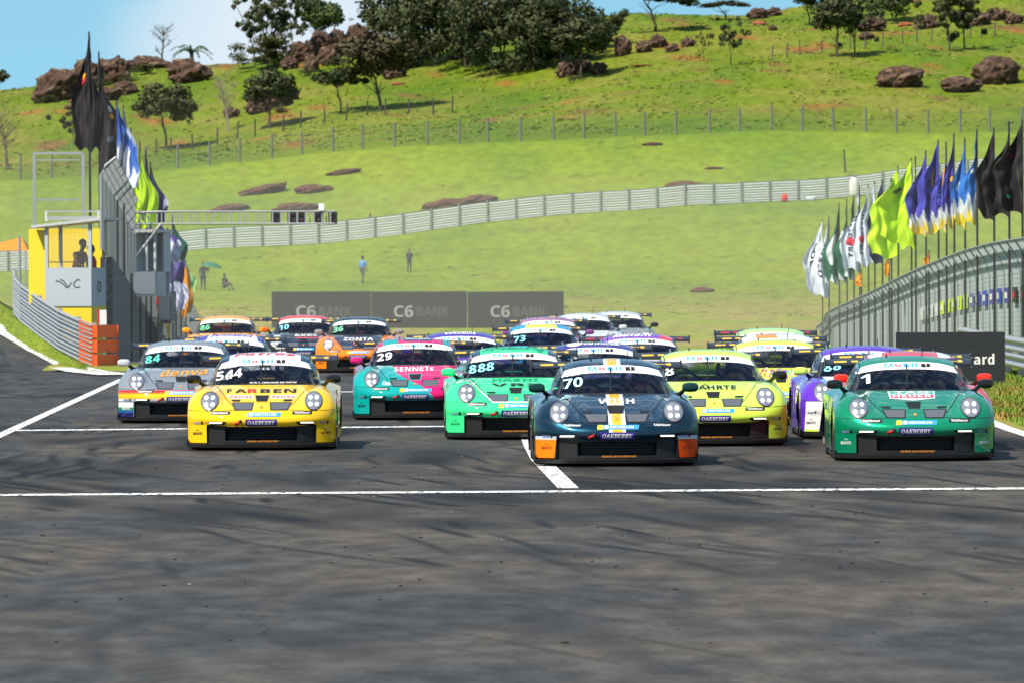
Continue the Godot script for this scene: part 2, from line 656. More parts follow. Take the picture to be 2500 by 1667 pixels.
func road_texture() -> Texture2D:
	# asphalt: pale brown-grey aggregate, darker rubbered lanes, streaks of tyre rubber; 26 m x 152 m
	var w := 1024; var h := 2048
	var n := FastNoiseLite.new()
	n.fractal_octaves = 5
	n.frequency = 0.008; n.seed = 4
	var big := n.get_image(w, h); big.convert(Image.FORMAT_L8)
	n.frequency = 0.05; n.seed = 9
	var small := n.get_image(w, h); small.convert(Image.FORMAT_L8)
	n.frequency = 0.35; n.seed = 12; n.fractal_octaves = 2
	var grain := n.get_image(w, h); grain.convert(Image.FORMAT_L8)
	var A := big.get_data(); var B := small.get_data(); var G := grain.get_data()
	var dark := PackedFloat32Array()
	dark.resize(w * h)
	var g := RandomNumberGenerator.new()
	g.seed = 77
	for k in 2150:
		var d := g.randf_range(40, 180)
		var x := g.randf_range(-15, 8)
		var thin := g.randf() < 0.55
		var near := d < 80
		var slope := g.randf_range(-0.34, -0.05) if near else g.randf_range(-0.14, 0.10)
		var bend := g.randf_range(-0.012, 0.012)
		var long := g.randf_range(1.5, 8)
		var wide := g.randf_range(0.025, 0.06) if thin else g.randf_range(0.10, 0.30)
		var deep := g.randf_range(0.35, 1.1) if thin else g.randf_range(0.15, 0.62)
		if k >= 1700:
			d = g.randf_range(64, 135)
			thin = false
			near = false
			slope = g.randf_range(-0.12, 0.1)
			wide = g.randf_range(0.15, 0.5)
			deep = g.randf_range(0.12, 0.3)
			long = g.randf_range(3, 9)
		deep *= smoothstep(0.36, 0.62, A[mini(h - 1, int((d - 38.0) / 152.0 * h)) * w + clampi(int((x + 16.0) / 26.0 * w), 0, w - 1)] / 255.0)
		deep *= lerpf(0.35, 1.7, smoothstep(46.0, 64.0, d)) * lerpf(1.0, 0.6, smoothstep(110.0, 130.0, d))
		if not near and d < 120 and g.randf() < 0.35: bend = g.randf_range(-0.05, 0.05)
		var pairs := 2 if thin and g.randf() < 0.5 else 1
		for q in pairs:
			var xx := x + q * g.randf_range(0.12, 1.6)
			var row := int((d - 38.0) / 152.0 * h)
			var rows := int(long / 152.0 * h)
			var sl := slope
			for r in rows:
				var yy := row + r
				if yy < 0 or yy >= h: break
				sl += bend * 152.0 / h
				xx += sl * 152.0 / h
				var e := sin(PI * (r + 0.5) / rows)
				var half := int(ceil(wide / 26.0 * w))
				var mid := int((xx + 16.0) / 26.0 * w)
				for c in range(maxi(0, mid - half * 2), mini(w, mid + half * 2 + 1)):
					var t := float(c - mid) / half
					var i := yy * w + c
					dark[i] += deep * e * exp(-t * t) * (0.45 + 0.9 * B[i] / 255.0)
	var out := PackedByteArray()
	out.resize(w * h * 3)
	for y in h:
		for x2 in w:
			var i := y * w + x2
			var a := A[i] / 255.0; var b := B[i] / 255.0
			var k := (0.94 + 0.26 * (a - 0.5) + 0.55 * (b - 0.5) + 0.30 * (G[i] / 255.0 - 0.5)) * exp(-dark[i] * 0.95)
			var warm := clampf((a - 0.40) * 2.0 + (x2 / float(w) - 0.40) * 0.7 + smoothstep(60, 220, y) * 0.45 - smoothstep(800, 1300, y) * 0.5, 0, 1)
			out[i * 3] = int(clampf(k * lerpf(0.248, 0.296, warm), 0.02, 1) * 255)
			out[i * 3 + 1] = int(clampf(k * lerpf(0.251, 0.275, warm), 0.02, 1) * 255)
			out[i * 3 + 2] = int(clampf(k * lerpf(0.252, 0.246, warm), 0.02, 1) * 255)
	return ImageTexture.create_from_image(Image.create_from_data(w, h, false, Image.FORMAT_RGB8, out))

func line_material() -> StandardMaterial3D:
	if mats.has("road_paint"): return mats["road_paint"]
	var m := mat("road_paint", lin(0.72, 0.72, 0.70), 0.7)
	var n := FastNoiseLite.new()
	n.seed = 8; n.frequency = 0.03; n.fractal_octaves = 5
	var im := n.get_seamless_image(512, 512)
	im.convert(Image.FORMAT_L8)
	var data := im.get_data()
	for i in data.size():
		var k := data[i] / 255.0
		data[i] = int(lerpf(0.5, 1.0, smoothstep(0.27, 0.42, k)) * 255)
	m.albedo_texture = ImageTexture.create_from_image(Image.create_from_data(512, 512, false, Image.FORMAT_L8, data))
	m.uv1_triplanar = true
	m.uv1_world_triplanar = true
	m.uv1_scale = Vector3(0.7, 0.7, 0.16)
	return m

func strip(pts: Array, wide: float, lift: float) -> ArrayMesh:
	var P := []
	for i in pts.size():
		var d: Vector3 = (pts[mini(i + 1, pts.size() - 1)] - pts[maxi(i - 1, 0)]).normalized()
		var o := d.cross(Vector3.UP).normalized() * wide * 0.5
		P.append([pts[i] - o + Vector3.UP * lift, pts[i] + o + Vector3.UP * lift])
	return grid(P)

func road_y(x: float, d: float) -> float:
	return maxf(0.0, 0.0) if d <= 186.0 else land(x, d) + 0.03

func make_road() -> void:
	var P := []; var U := []
	var ds := [-60.0, 0.0, 20.0]
	var d := 38.0
	while d < 300:
		ds.append(d); d += 4.0
	for dd in ds:
		var r := []; var u := []
		var x1 := road_right(dd)
		for j in 13:
			var x := lerpf(-45.0, x1, j / 12.0)
			var y := 0.0
			if dd > 186: y = land(x, dd) + 0.03
			r.append(Vector3(x, y, -dd))
			u.append(Vector2((x + 16.0) / 26.0, (dd - 38.0) / 152.0))
		P.append(r); U.append(u)
	var m := mat("asphalt", Color.WHITE, 0.82, 0.0, 0.35)
	m.albedo_texture = road_texture()
	m.heightmap_enabled = false
	var o := structure("road", "dark grey asphalt race track streaked with tyre rubber", grid(P, true, null, [], U), m)
	# painted markings
	var lm := line_material()
	var mk := func(called, a: Vector3, b: Vector3, wide: float):
		var pts := []
		for i in 9: pts.append(a.lerp(b, i / 8.0))
		var q := part(o, called, strip(pts, wide, 0.006), lm)
	mk.call("start_line", on_road(-260, 1210.3), on_road(2760, 1191), 0.62)
	mk.call("transverse_line", on_road(16, 1051), on_road(1500, 1037), 0.75)
	mk.call("transverse_line", on_road(760, 957), on_road(1300, 953), 0.8)
	mk.call("transverse_line", on_road(760, 898), on_road(1010, 895), 0.9)
	part(o, "centre_line", strip([on_road(1388, 1192), on_road(1352, 1156), on_road(1318, 1122), on_road(1300, 1090), on_road(1288, 1060)], 0.22, 0.006), lm)
	mk.call("lane_line", on_road(-220, 1163), on_road(298, 925), 0.17)
	var e := []
	for k in 30:
		var dd := lerpf(60, 190, k / 29.0)
		e.append(Vector3(road_right(dd) - 0.12, 0, -dd))
	part(o, "edge_line", strip(e, 0.22, 0.006), lm)
	part(o, "pit_exit_edge_line", strip(pit_edge(), 0.95, 0.03), lm)
	# the pit exit lane climbs away behind the near edge of the road
	var R := []; var RU := []
	var E := pit_edge()
	for k in E.size():
		var a: Vector3 = E[k] + Vector3(0, 0.012, 0)
		var b := Vector3(a.x * 170.0 / -a.z - 0.3, 0.008, -168.0)
		var row := []; var ru := []
		for j in 6:
			var q := b.lerp(a, j / 5.0)
			row.append(q)
			ru.append(Vector2((q.x + 16.0) / 26.0, (-q.z - 38.0) / 152.0))
		R.append(row); RU.append(ru)
	structure("pit_exit_road", "asphalt pit exit lane joining the track beside the grass bank", grid(R, true, null, [], RU), m)

	# crumbs of tyre rubber off the racing line
	var g := RandomNumberGenerator.new()
	g.seed = 91
	var T := []; var C := []
	for i in 260:
		var dd := g.randf_range(44, 120)
		var xx := g.randf_range(-dd * 0.07, minf(dd * 0.075, 6.9))
		var sz := g.randf_range(0.003, 0.011) * (1.0 if g.randf() < 0.9 else 1.6)
		T.append(Transform3D(Basis().rotated(Vector3.UP, g.randf() * TAU).scaled(Vector3(sz * 1.6, sz * 0.5, sz)), Vector3(xx, 0.004, -dd)))
		C.append(Color(0.008, 0.008, 0.008) if g.randf() < 0.93 else Color(0.3, 0.3, 0.28))
	var mm := MultiMesh.new()
	mm.transform_format = MultiMesh.TRANSFORM_3D
	mm.use_colors = true
	mm.mesh = ellipsoid(Vector3.ZERO, Vector3.ONE, 0.8, 6, 4)
	mm.instance_count = T.size()
	for i in T.size():
		mm.set_instance_transform(i, T[i])
		mm.set_instance_color(i, C[i])
	var mi := MultiMeshInstance3D.new()
	mi.name = numbered("debris")
	mi.multimesh = mm
	mi.material_override = vmat("rubber_crumbs", 0.9)
	tag(mi, "crumbs of tyre rubber scattered over the asphalt", "debris", "", "stuff")
	add_child(mi)

func pit_edge() -> Array:
	return [at_depth(-420, 690, 240), at_depth(-160, 745, 216), at_depth(-60, 785, 206), at_depth(0, 815, 200), at_depth(64, 853, 191), at_depth(138, 893, 181), on_road(213, 909), on_road(290, 917)]

# ---------------------------------------------------------------- the race car (faces +z, nose at z = 0, depth t = -z)
const COLX := [0.0, 0.30, 0.48, 0.58, 0.66, 0.74, 0.82, 0.89, 0.945]
const COLS := [
	[[.04, .13], [.03, .335], [0.0, .40], [.025, .47], [.11, .535], [.30, .605], [.60, .695], [.95, .785], [1.30, .85]],
	[[.055, .13], [.045, .337], [.015, .40], [.04, .47], [.125, .535], [.31, .60], [.60, .69], [.95, .78], [1.31, .848]],
	[[.09, .13], [.08, .345], [.05, .405], [.075, .475], [.155, .54], [.32, .60], [.60, .685], [.95, .775], [1.33, .845]],
	[[.125, .13], [.11, .352], [.085, .41], [.105, .48], [.17, .55], [.315, .635], [.57, .735], [.93, .80], [1.34, .845]],
	[[.16, .13], [.145, .36], [.12, .415], [.14, .49], [.195, .57], [.32, .68], [.54, .785], [.91, .828], [1.36, .845]],
	[[.205, .13], [.19, .36], [.165, .42], [.18, .50], [.23, .58], [.345, .69], [.55, .79], [.91, .83], [1.37, .84]],
	[[.26, .13], [.245, .36], [.225, .42], [.235, .50], [.28, .58], [.39, .68], [.58, .765], [.92, .805], [1.38, .82]],
	[[.33, .13], [.315, .36], [.30, .42], [.31, .50], [.345, .57], [.44, .65], [.62, .72], [.94, .755], [1.38, .77]],
	[[.43, .13], [.42, .36], [.41, .42], [.42, .50], [.45, .56], [.53, .61], [.68, .65], [.97, .68], [1.38, .69]]]
const SUB := 6
var fx := []        # half columns: x
var fy := []        # per column: heights going up
var ft := []        # per column: depths
var opening_col := 0

func sample_front() -> void:
	for i in 24: fx.append(0.70 * i / 24.0)
	opening_col = fx.size()
	for i in 13: fx.append(0.70 + 0.245 * i / 12.0)
	for x in fx:
		var rt := []; var ry := []
		for r in 9:
			var kt := [[-COLX[1], COLS[1][r][0]]]
			var ky := [[-COLX[1], COLS[1][r][1]]]
			for c in COLX.size():
				kt.append([COLX[c], COLS[c][r][0]])
				ky.append([COLX[c], COLS[c][r][1]])
			rt.append(curve_at(kt, x)); ry.append(curve_at(ky, x))
		var tt := []; var yy := []
		for r in 8:
			for k in SUB:
				var s := float(k) / SUB
				if r == 0:
					tt.append(lerpf(rt[0], rt[1], s)); yy.append(lerpf(ry[0], ry[1], s))
				else:
					tt.append(cr(rt[maxi(r - 1, 1)], rt[r], rt[r + 1], rt[mini(r + 2, 8)], s))
					yy.append(cr(ry[maxi(r - 1, 1)], ry[r], ry[r + 1], ry[mini(r + 2, 8)], s))
		tt.append(rt[8]); yy.append(ry[8])
		ft.append(tt); fy.append(yy)

func column_depth(c: int, y: float) -> float:
	var ys: Array = fy[c]; var ts: Array = ft[c]
	if y <= ys[0]: return ts[0]
	var lo := 0; var hi := ys.size() - 1
	if y >= ys[hi]: return ts[hi] + (y - ys[hi]) * 4.0
	while hi - lo > 1:
		var mid := (lo + hi) / 2
		if ys[mid] <= y: lo = mid
		else: hi = mid
	return lerpf(ts[lo], ts[hi], (y - ys[lo]) / maxf(ys[hi] - ys[lo], 1e-5))

func front_depth(x: float, y: float) -> float:
	var a := minf(absf(x), 0.9449)
	var c := 0
	if a < 0.70: c = int(a / 0.70 * 24.0)
	else: c = opening_col + int((a - 0.70) / 0.245 * 12.0)
	c = clampi(c, 0, fx.size() - 2)
	return lerpf(column_depth(c, y), column_depth(c + 1, y), (a - fx[c]) / (fx[c + 1] - fx[c]))

func on_front(x: float, y: float, lift: float) -> Vector3:
	var t := front_depth(x, y)
	var tx := (front_depth(x + 0.012, y) - front_depth(x - 0.012, y)) / 0.024
	var ty := (front_depth(x, y + 0.012) - front_depth(x, y - 0.012)) / 0.024
	var n := Vector3(tx, clampf(ty, 0, 5), 1).normalized()
	return Vector3(x, y, -t) + n * lift

func screen_point(a: float, b: float) -> Vector3:
	var a2 := a * a
	var x := a * lerpf(0.72, 0.565, b)
	var y := lerpf(0.85 - 0.03 * a2, 1.178 - 0.025 * a2 - 0.045 * a2 * a2, b)
	var t := lerpf(1.32 + 0.28 * a2, 1.98 + 0.17 * a2, b) - 0.03 * sin(PI * b)
	return Vector3(x, y, -t)

func on_screen(x: float, y: float, lift: float) -> Vector3:
	var b := 0.6
	var a := 0.0
	for i in 6:
		a = clampf(x / lerpf(0.72, 0.565, b), -1.05, 1.05)
		var a2 := a * a
		var y0 := 0.85 - 0.03 * a2
		var y1 := 1.178 - 0.025 * a2 - 0.045 * a2 * a2
		b = (y - y0) / (y1 - y0)
	var p := screen_point(a, b)
	p.x = x; p.y = y
	return p + Vector3(a * 0.35, 0.75, 0.6).normalized() * lift

func roof_point(a: float, s: float) -> Vector3:
	var tc := curve_at([[0.0, 1.98], [0.1, 2.2], [0.25, 2.5], [0.45, 2.9], [0.62, 3.3], [0.8, 3.7], [0.92, 4.0], [1.0, 4.2]], s)
	var yc := curve_at([[0.0, 1.178], [0.04, 1.205], [0.1, 1.232], [0.25, 1.252], [0.45, 1.215], [0.62, 1.12], [0.8, 1.01], [0.92, 0.93], [1.0, 0.88]], s)
	var w := curve_at([[0.0, 0.565], [0.25, 0.58], [0.45, 0.575], [0.8, 0.53], [1.0, 0.5]], s)
	var a2 := a * a
	return Vector3(a * w, yc - 0.025 * a2 - 0.045 * a2 * a2 * (1.0 + s), -(tc + 0.17 * a2 * (1.0 - s)))

func on_roof(x: float, s: float, lift: float) -> Vector3:
	# s runs back from the windscreen over the roof, 0 .. 1 for 0.45 m
	return roof_point(clampf(x / 0.572, -1, 1), s * 0.22) + Vector3(x * 0.3, 1, 0.25).normalized() * lift

func side_top(t: float) -> float:
	if t <= 1.38:
		var c := fx.size() - 1
		for i in ft[c].size() - 1:
			if ft[c][i + 1] >= t and fy[c][i + 1] > 0.41: return lerpf(fy[c][i], fy[c][i + 1], clampf((t - ft[c][i]) / maxf(ft[c][i + 1] - ft[c][i], 1e-5), 0, 1))
		return 0.69
	return curve_at([[1.38, .69], [1.8, .72], [2.4, .74], [3.0, .77], [3.45, .79], [3.9, .78], [4.3, .72], [4.58, .62]], t)

func side_x(t: float, q: float) -> float:
	# q 0 at the sill, 1 at the top edge
	var edge := curve_at([[0.4, .945], [1.38, .945], [1.7, .905], [2.6, .905], [3.0, .935], [3.45, .962], [4.0, .95], [4.4, .90], [4.58, .82]], t)
	return edge + 0.012 * sin(PI * clampf(q, 0, 1)) * (1.0 if t < 1.4 or t > 2.9 else 2.2)

func ellipsoid(mid: Vector3, r: Vector3, e := 0.75, nu := 20, nv := 12) -> ArrayMesh:
	var P := []
	for i in nv + 1:
		var b := -PI / 2 + PI * i / nv
		var row := []
		for j in nu + 1:
			var a := TAU * j / nu
			var f := func(v: float): return signf(v) * pow(absf(v), e)
			row.append(mid + Vector3(f.call(cos(b)) * f.call(cos(a)) * r.x, f.call(sin(b)) * r.y, f.call(cos(b)) * f.call(sin(a)) * r.z))
		P.append(row)
	return grid(P, false)

func car_meshes() -> void:
	sample_front()
	var K := meshes
	var fr := on_front; var sc := on_screen; var ro := on_roof
	# front bodywork: bumper, bonnet and wings in one skin, with the mouth left open
	var P := []
	var nc := fx.size()
	for r in ft[0].size():
		var row := []
		for c in range(nc - 1, -1, -1): row.append(Vector3(-fx[c], fy[c][r], -ft[c][r]))
		for c in range(1, nc): row.append(Vector3(fx[c], fy[c][r], -ft[c][r]))
		P.append(row)
	var mid := nc - 1
	K.front = grid(P, true, func(i, j): return i < SUB and j >= mid - opening_col and j < mid + opening_col)
	# sides with wheel arches
	for s in [-1, 1]:
		var G := []
		var ts := []
		var t := 0.415
		while t < 4.58:
			ts.append(t); t += 0.035
		ts.append(4.58)
		var bad := {}
		for i in ts.size():
			var row := []
			var top := side_top(ts[i])
			for j in 21:
				var q := j / 20.0
				var p := Vector2(ts[i], lerpf(0.13, top, q))
				for w in [Vector2(1.02, 0.325), Vector2(3.47, 0.335)]:
					var dd: float = p.distance_to(w)
					if dd < 0.335:
						bad[Vector2i(i, j)] = true
					elif dd < 0.375:
						p = w + (p - w).normalized() * 0.352
				row.append(Vector3(s * side_x(p.x, q), p.y, -p.x))
			G.append(row)
		K["side%d" % s] = grid(G, s > 0, func(i, j): return bad.has(Vector2i(i, j)) or bad.has(Vector2i(i + 1, j)) or bad.has(Vector2i(i, j + 1)) or bad.has(Vector2i(i + 1, j + 1)))
	# deck behind the bonnet, open where the cabin is
	P = []
	var T := [0.0, 0.05, 0.1, 0.16, 0.23, 0.3, 0.38, 0.46, 0.54, 0.6, 0.66, 0.72, 0.78, 0.84, 0.9, 0.95, 1.0]
	for i in T.size():
		var row := []
		for j in 2 * nc - 1:
			var c := absi(j - mid)
			var sg := signf(j - mid)
			var t0: float = ft[c][-1]
			var t := lerpf(t0, 4.58, T[i])
			var edge := side_x(t, 1.0)
			var q: float = fx[c] / 0.945
			var hump := curve_at([[1.38, .155], [1.8, .13], [2.4, .12], [3.0, .11], [3.45, .10], [3.9, .10], [4.3, .12], [4.58, .12]], t)
			var pw := curve_at([[1.38, 12.0], [1.8, 10.0], [2.4, 8.0], [3.0, 7.0], [3.45, 5.0], [4.58, 5.0]], t)
			var y := side_top(t) + hump * (1.0 - pow(q, pw))
			if i == 0: y = fy[c][-1]
			row.append(Vector3(sg * q * edge, y, -t))
		P.append(row)
	K.deck = grid(P, true, func(i, j): return i >= 1 and i <= 10 and absf(P[i][j].x) < 0.69 and absf(P[i][j + 1].x) < 0.69)
	var tail := []
	for i in 6:
		var row := []
		for j in 2 * nc - 1:
			var p: Vector3 = P[-1][j]
			row.append(Vector3(p.x, lerpf(p.y, 0.22, i / 5.0), -4.58 - 0.06 * sin(PI * i / 5.0)))
		tail.append(row)
	K.tail = grid(tail, false)
	# roof
	P = []
	for i in 31:
		var row := []
		for j in 25: row.append(roof_point(-1.0 + j / 12.0, i / 30.0))
		P.append(row)
	K.roof = grid(P, true, func(i, j): return i >= 15 and i < 24 and j >= 4 and j < 20)
	K.rear_glass = grid(P, true, func(i, j): return not (i >= 15 and i < 24 and j >= 4 and j < 20))
	# windscreen, sun strip
	P = []
	for i in 17:
		var row := []
		for j in 33: row.append(screen_point(-1.0 + j / 16.0, i / 16.0))
		P.append(row)
	K.screen = grid(P, true)
	P = []
	for i in 7:
		var row := []
		for j in 33: row.append(screen_point(-1.0 + j / 16.0, lerpf(0.745, 1.0, i / 6.0)) + Vector3(0, 0.003, 0.003))
		P.append(row)
	K.strip = grid(P, true)
	P = []
	for i in 4:
		var row := []
		for j in 33: row.append(screen_point(-1.0 + j / 16.0, lerpf(-0.03, 0.045, i / 3.0)) + Vector3(0, 0.003, 0.003))
		P.append(row)
	K.cowl = grid(P, true)
	# side glass and pillars
	for s in [-1, 1]:
		var U := []; var L := []
		for i in 9: U.append(screen_point(s, i / 8.0))
		for i in range(1, 13): U.append(roof_point(s, 0.8 * i / 12.0))
		for i in U.size():
			var f := float(i) / (U.size() - 1)
			L.append(Vector3(s * lerpf(0.722, 0.70, f), lerpf(0.822, 0.87, f), -lerpf(1.60, 3.85, f)))
		var A := []; var B := []
		for i in U.size():
			var r1 := []; var r2 := []
			for j in 3: r1.append(U[i].lerp(L[i], j * 0.07) + Vector3(s * 0.012, 0, 0))
			for j in 9:
				var k := lerpf(0.14, 1.0, j / 8.0)
				r2.append(U[i].lerp(L[i], k) + Vector3(s * 0.03 * sin(PI * k), 0, 0))
			A.append(r1); B.append(r2)
		K["pillar%d" % s] = grid(A, s < 0)
		K["quarter%d" % s] = grid(B, s < 0, func(i, _j): return i < 15)
		K["sideglass%d" % s] = grid(B, s < 0, func(i, _j): return i >= 15)
	# mouth: a plastic surround with a recessed grille, splitter
	var sp := Soup.new()
	for p in [[-.70, .13, -.47, .35], [.47, .13, .70, .35], [-.47, .315, .47, .345], [-.47, .13, .47, .158]]:
		sp.add(rect(p[0], p[1], p[2], p[3], fr, -0.035))
	for s in [-1, 1]:
		var row := []
		for i in 5:
			var y := lerpf(.13, .355, i / 4.0)
			row.append([on_front(s * .70, y, 0.0), on_front(s * .70, y, -0.037)])
		sp.add(grid(row, s < 0))
		row = []
		for i in 5:
			var y := lerpf(.155, .32, i / 4.0)
			row.append([on_front(s * .47, y, -0.035), on_front(s * .455, y, -0.15)])
		sp.add(grid(row, s < 0))
	for yy in [.158, .315]:
		var row := []
		for i in 13:
			var x := lerpf(-.47, .47, i / 12.0)
			row.append([on_front(x, yy, -0.035), on_front(x, yy, -0.15)])
		sp.add(grid(row, yy > .2))
	var lip := []
	for i in 25:
		var x := lerpf(-.70, .70, i / 24.0)
		var c := minf(absf(x), .69)
		lip.append([on_front(x, front_bottom(c), 0.0), on_front(x, .35 + .012 * absf(x), -0.037)])
	sp.add(grid(lip))
	K.mouth = sp.mesh()
	K.grille = rect(-.475, .15, .475, .325, fr, -0.14)
	var gb := Soup.new()
	for i in 4:
		var y := .19 + .033 * i
		for k in 12:
			var xa := lerpf(-.45, .45, k / 12.0); var xb := lerpf(-.45, .45, (k + 1) / 12.0)
			gb.bar(on_front(xa, y, -0.10), on_front(xb, y, -0.10), 0.006, 0.006)
	K.grille_bars = gb.mesh()
	var so := Soup.new()
	var outline := []
	for i in 41:
		var x := lerpf(-.955, .955, i / 40.0)
		outline.append(Vector2(x, front_depth(clampf(x, -.944, .944), .2) - 0.055 - 0.0 * x))
	for i in 40:
		var a: Vector2 = outline[i]; var b: Vector2 = outline[i + 1]
		var pt := func(p: Vector2, y: float, back: float): return Vector3(p.x, y, -(p.y + back))
		so.quad(pt.call(a, .112, 0), pt.call(b, .112, 0), pt.call(b, .12, .10), pt.call(a, .12, .10))
		so.quad(pt.call(a, .07, .012), pt.call(b, .07, .012), pt.call(b, .112, 0), pt.call(a, .112, 0))
		so.quad(pt.call(a, .07, .4), pt.call(b, .07, .4), pt.call(b, .07, .012), pt.call(a, .07, .012))
		so.quad(pt.call(a, .12, .10), pt.call(b, .12, .10), pt.call(b, .135, .10), pt.call(a, .135, .10))
	K.splitter = so.mesh()
	for s in [-1, 1]:
		var e := Soup.new()
		e.bar(Vector3(s * .952, .12, -.36), Vector3(s * .952, .12, -.66), .02, .10)
		e.bar(Vector3(s * .935, .11, -1.42), Vector3(s * .915, .11, -3.08), .03, .07)
		K["skirt%d" % s] = e.mesh()
	var fl := Soup.new()
	fl.box(Vector3(0, .11, -2.35), Vector3(1.72, .04, 3.9))
	for w in [1.02, 3.47]:
		fl.box(Vector3(0, .36, -w), Vector3(1.20, .50, .74))
	K.floor = fl.mesh()
	# openings and seams laid on the skin as dark patches, and lamps
	for s in [-1, 1]:
		K["vent%d" % s] = patch([[.548, s * .13, s * .325], [.63, s * .115, s * .37]], fr, 0.004)
		K["ventrim%d" % s] = patch([[.538, s * .115, s * .338], [.64, s * .10, s * .388]], fr, 0.002)
		K["slot%d" % s] = patch([[.648, s * .28, s * .36], [.662, s * .27, s * .40], [.672, s * .29, s * .38]], fr, 0.003)
		K["lampseat%d" % s] = disc(s * .665, .655, .115, .123, fr, 0.004)
		K["lampbowl%d" % s] = disc(s * .665, .655, .103, .111, fr, 0.007)
		K["lampring%d" % s] = disc(s * .665, .655, .108, .116, fr, 0.010, 0.0, 0.92)
		K["lampglass%d" % s] = disc(s * .665, .655, .105, .113, fr, 0.012, 0.016)
		for q in 4:
			K["led%d_%d" % [s, q]] = disc(s * .665 + (0.039 if q % 2 else -0.039), .655 + (0.042 if q / 2 else -0.042), .023, .023, fr, 0.010, 0.006)
		K["day%d" % s] = patch([[.376, s * .50, s * .665], [.394, s * .495, s * .66]], fr, 0.006)
		K["dayslot%d" % s] = patch([[.355, s * .47, s * .66], [.40, s * .44, s * .675]], fr, 0.003)
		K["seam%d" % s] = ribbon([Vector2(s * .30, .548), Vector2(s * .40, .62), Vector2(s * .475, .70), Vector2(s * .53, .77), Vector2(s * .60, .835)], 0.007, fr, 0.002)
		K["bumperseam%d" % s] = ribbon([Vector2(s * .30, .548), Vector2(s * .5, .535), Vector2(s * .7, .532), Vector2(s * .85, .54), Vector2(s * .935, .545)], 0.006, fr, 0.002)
		K["corner_text%d" % s] = lettering("MAHTE", fr, s * .815, .25, .034, .115, 0.0, 0.0)
		K["corner_lens%d" % s] = ribbon([Vector2(s * .815 - .02, .285), Vector2(s * .815, .30), Vector2(s * .815 + .02, .285)], 0.006, fr, 0.005)
		K["corner_small%d" % s] = lettering("Mobil", fr, s * .80 - .02, .385, .030, .075, 0.0, 0.0)
		K["corner_box%d" % s] = rect(s * .80 + .03, .365, s * .80 + .052, .405, fr, 0.004)
		K["watch_text%d" % s] = lettering("TAGHeuer", fr, s * .52, .508, .024, .20)
		K["watch_plate%d" % s] = patch([[.488, s * .52 - .13, s * .52 + .12], [.528, s * .52 - .12, s * .52 + .13]], fr, 0.003)
	K.duct = patch([[.645, -.068, .068], [.72, -.092, .092]], fr, 0.006)
	K.ducttrim = patch([[.636, -.085, .085], [.728, -.105, .105]], fr, 0.003)
	K.plate = rect(-.20, .345, .20, .428, fr, 0.009)
	K.platetext = lettering("OAKBERRY", fr, 0.0, .387, .044, .345, 0.22, 0.0, 0.013, true)
	K.tyreplate = patch([[.462, -.165, .245], [.512, -.165, .255]], fr, 0.004)
	K.tyreplate2 = patch([[.462, -.235, -.165], [.512, -.225, -.165]], fr, 0.004)
	K.tyretext = lettering("MICHELIN", fr, .055, .486, .026, .27, 0.15, 0.0, 0.008)
	K.tyreman = disc(-.125, .487, .026, .021, fr, 0.007)
	K.crest = patch([[.56, -.004, .004], [.572, -.016, .016], [.592, -.018, .018]], fr, 0.006)
	K.liptext = lettering("DENER MOTORSPORT", fr, 0.02, .15, .02, .40, 0.0, 0.0, 0.012)
	var st := Soup.new()
	st.tube([on_front(-.33, .37, -0.01), on_front(-.31, .375, 0.05), on_front(-.285, .385, 0.055), on_front(-.27, .392, 0.02)], 0.018, 0.018, 6)
	K.strap = st.mesh()
	K.strap_ring = ellipsoid(on_front(-.262, .405, 0.02), Vector3(.022, .022, .018), 1.0, 10, 8)
	# sun strip lettering
	K.st_M = lettering("M", sc, -.235, 1.136, .046, .10, 0, 0, 0.009)
	K.st_o = lettering("o", sc, -.125, 1.134, .033, .075, 0, 0, 0.009)
	K.st_bil = lettering("bil", sc, .025, 1.140, .042, .165, 0, 0, 0.009)
	K.st_box = patch([[1.114, .155, .265], [1.156, .155, .265]], sc, 0.007)
	K.st_1 = lettering("1", sc, .21, 1.134, .034, .02, 0, 0, 0.011)
	# mirrors
	for s in [-1, 1]:
		K["mirror%d" % s] = ellipsoid(Vector3(s * .905, .925, -1.43), Vector3(.098, .056, .06), 0.72)
		var a := Soup.new()
		a.tube([Vector3(s * .72, .815, -1.60), Vector3(s * .785, .845, -1.52), Vector3(s * .835, .895, -1.44)], 0.032, 0.022, 8)
		K["stalk%d" % s] = a.mesh()
		K["mirrortext%d" % s] = disc(s * .905, .935, .05, .035, func(x, y, l): return Vector3(x, y, -1.36 + l), 0.01)
		# clear side of the front wing: louvres over the wheel
		var lv := Soup.new()
		for i in 5: lv.bar(Vector3(s * .70, .838 - .002 * i, -.86 - .06 * i), Vector3(s * .86, .80, -.86 - .06 * i), .018, .02)
		K["louvre%d" % s] = lv.mesh()
	# wiper, aerials
	var wi := Soup.new()
	var pts := []
	for i in 9: pts.append(on_screen(-.035 + 0.012 * i / 8.0, lerpf(.862, 1.145, i / 8.0), 0.018))
	wi.tube(pts, 0.012, 0.007, 6)
	K.wiper = wi.mesh()
	K.aerial = tube_mesh([roof_point(0.35, 0.3), roof_point(0.35, 0.3) + Vector3(0, .10, -.01)], 0.006, 0.004, 5)
	K.aerial2 = tube_mesh([roof_point(-0.42, 0.16), roof_point(-0.42, 0.16) + Vector3(0, .035, -.005)], 0.012, 0.008, 6)
	# rear wing
	var prof := [Vector2(4.27, 1.125), Vector2(4.30, 1.142), Vector2(4.38, 1.162), Vector2(4.48, 1.182), Vector2(4.60, 1.198), Vector2(4.60, 1.19), Vector2(4.48, 1.165), Vector2(4.38, 1.14), Vector2(4.30, 1.118), Vector2(4.275, 1.115), Vector2(4.27, 1.125)]
	P = []
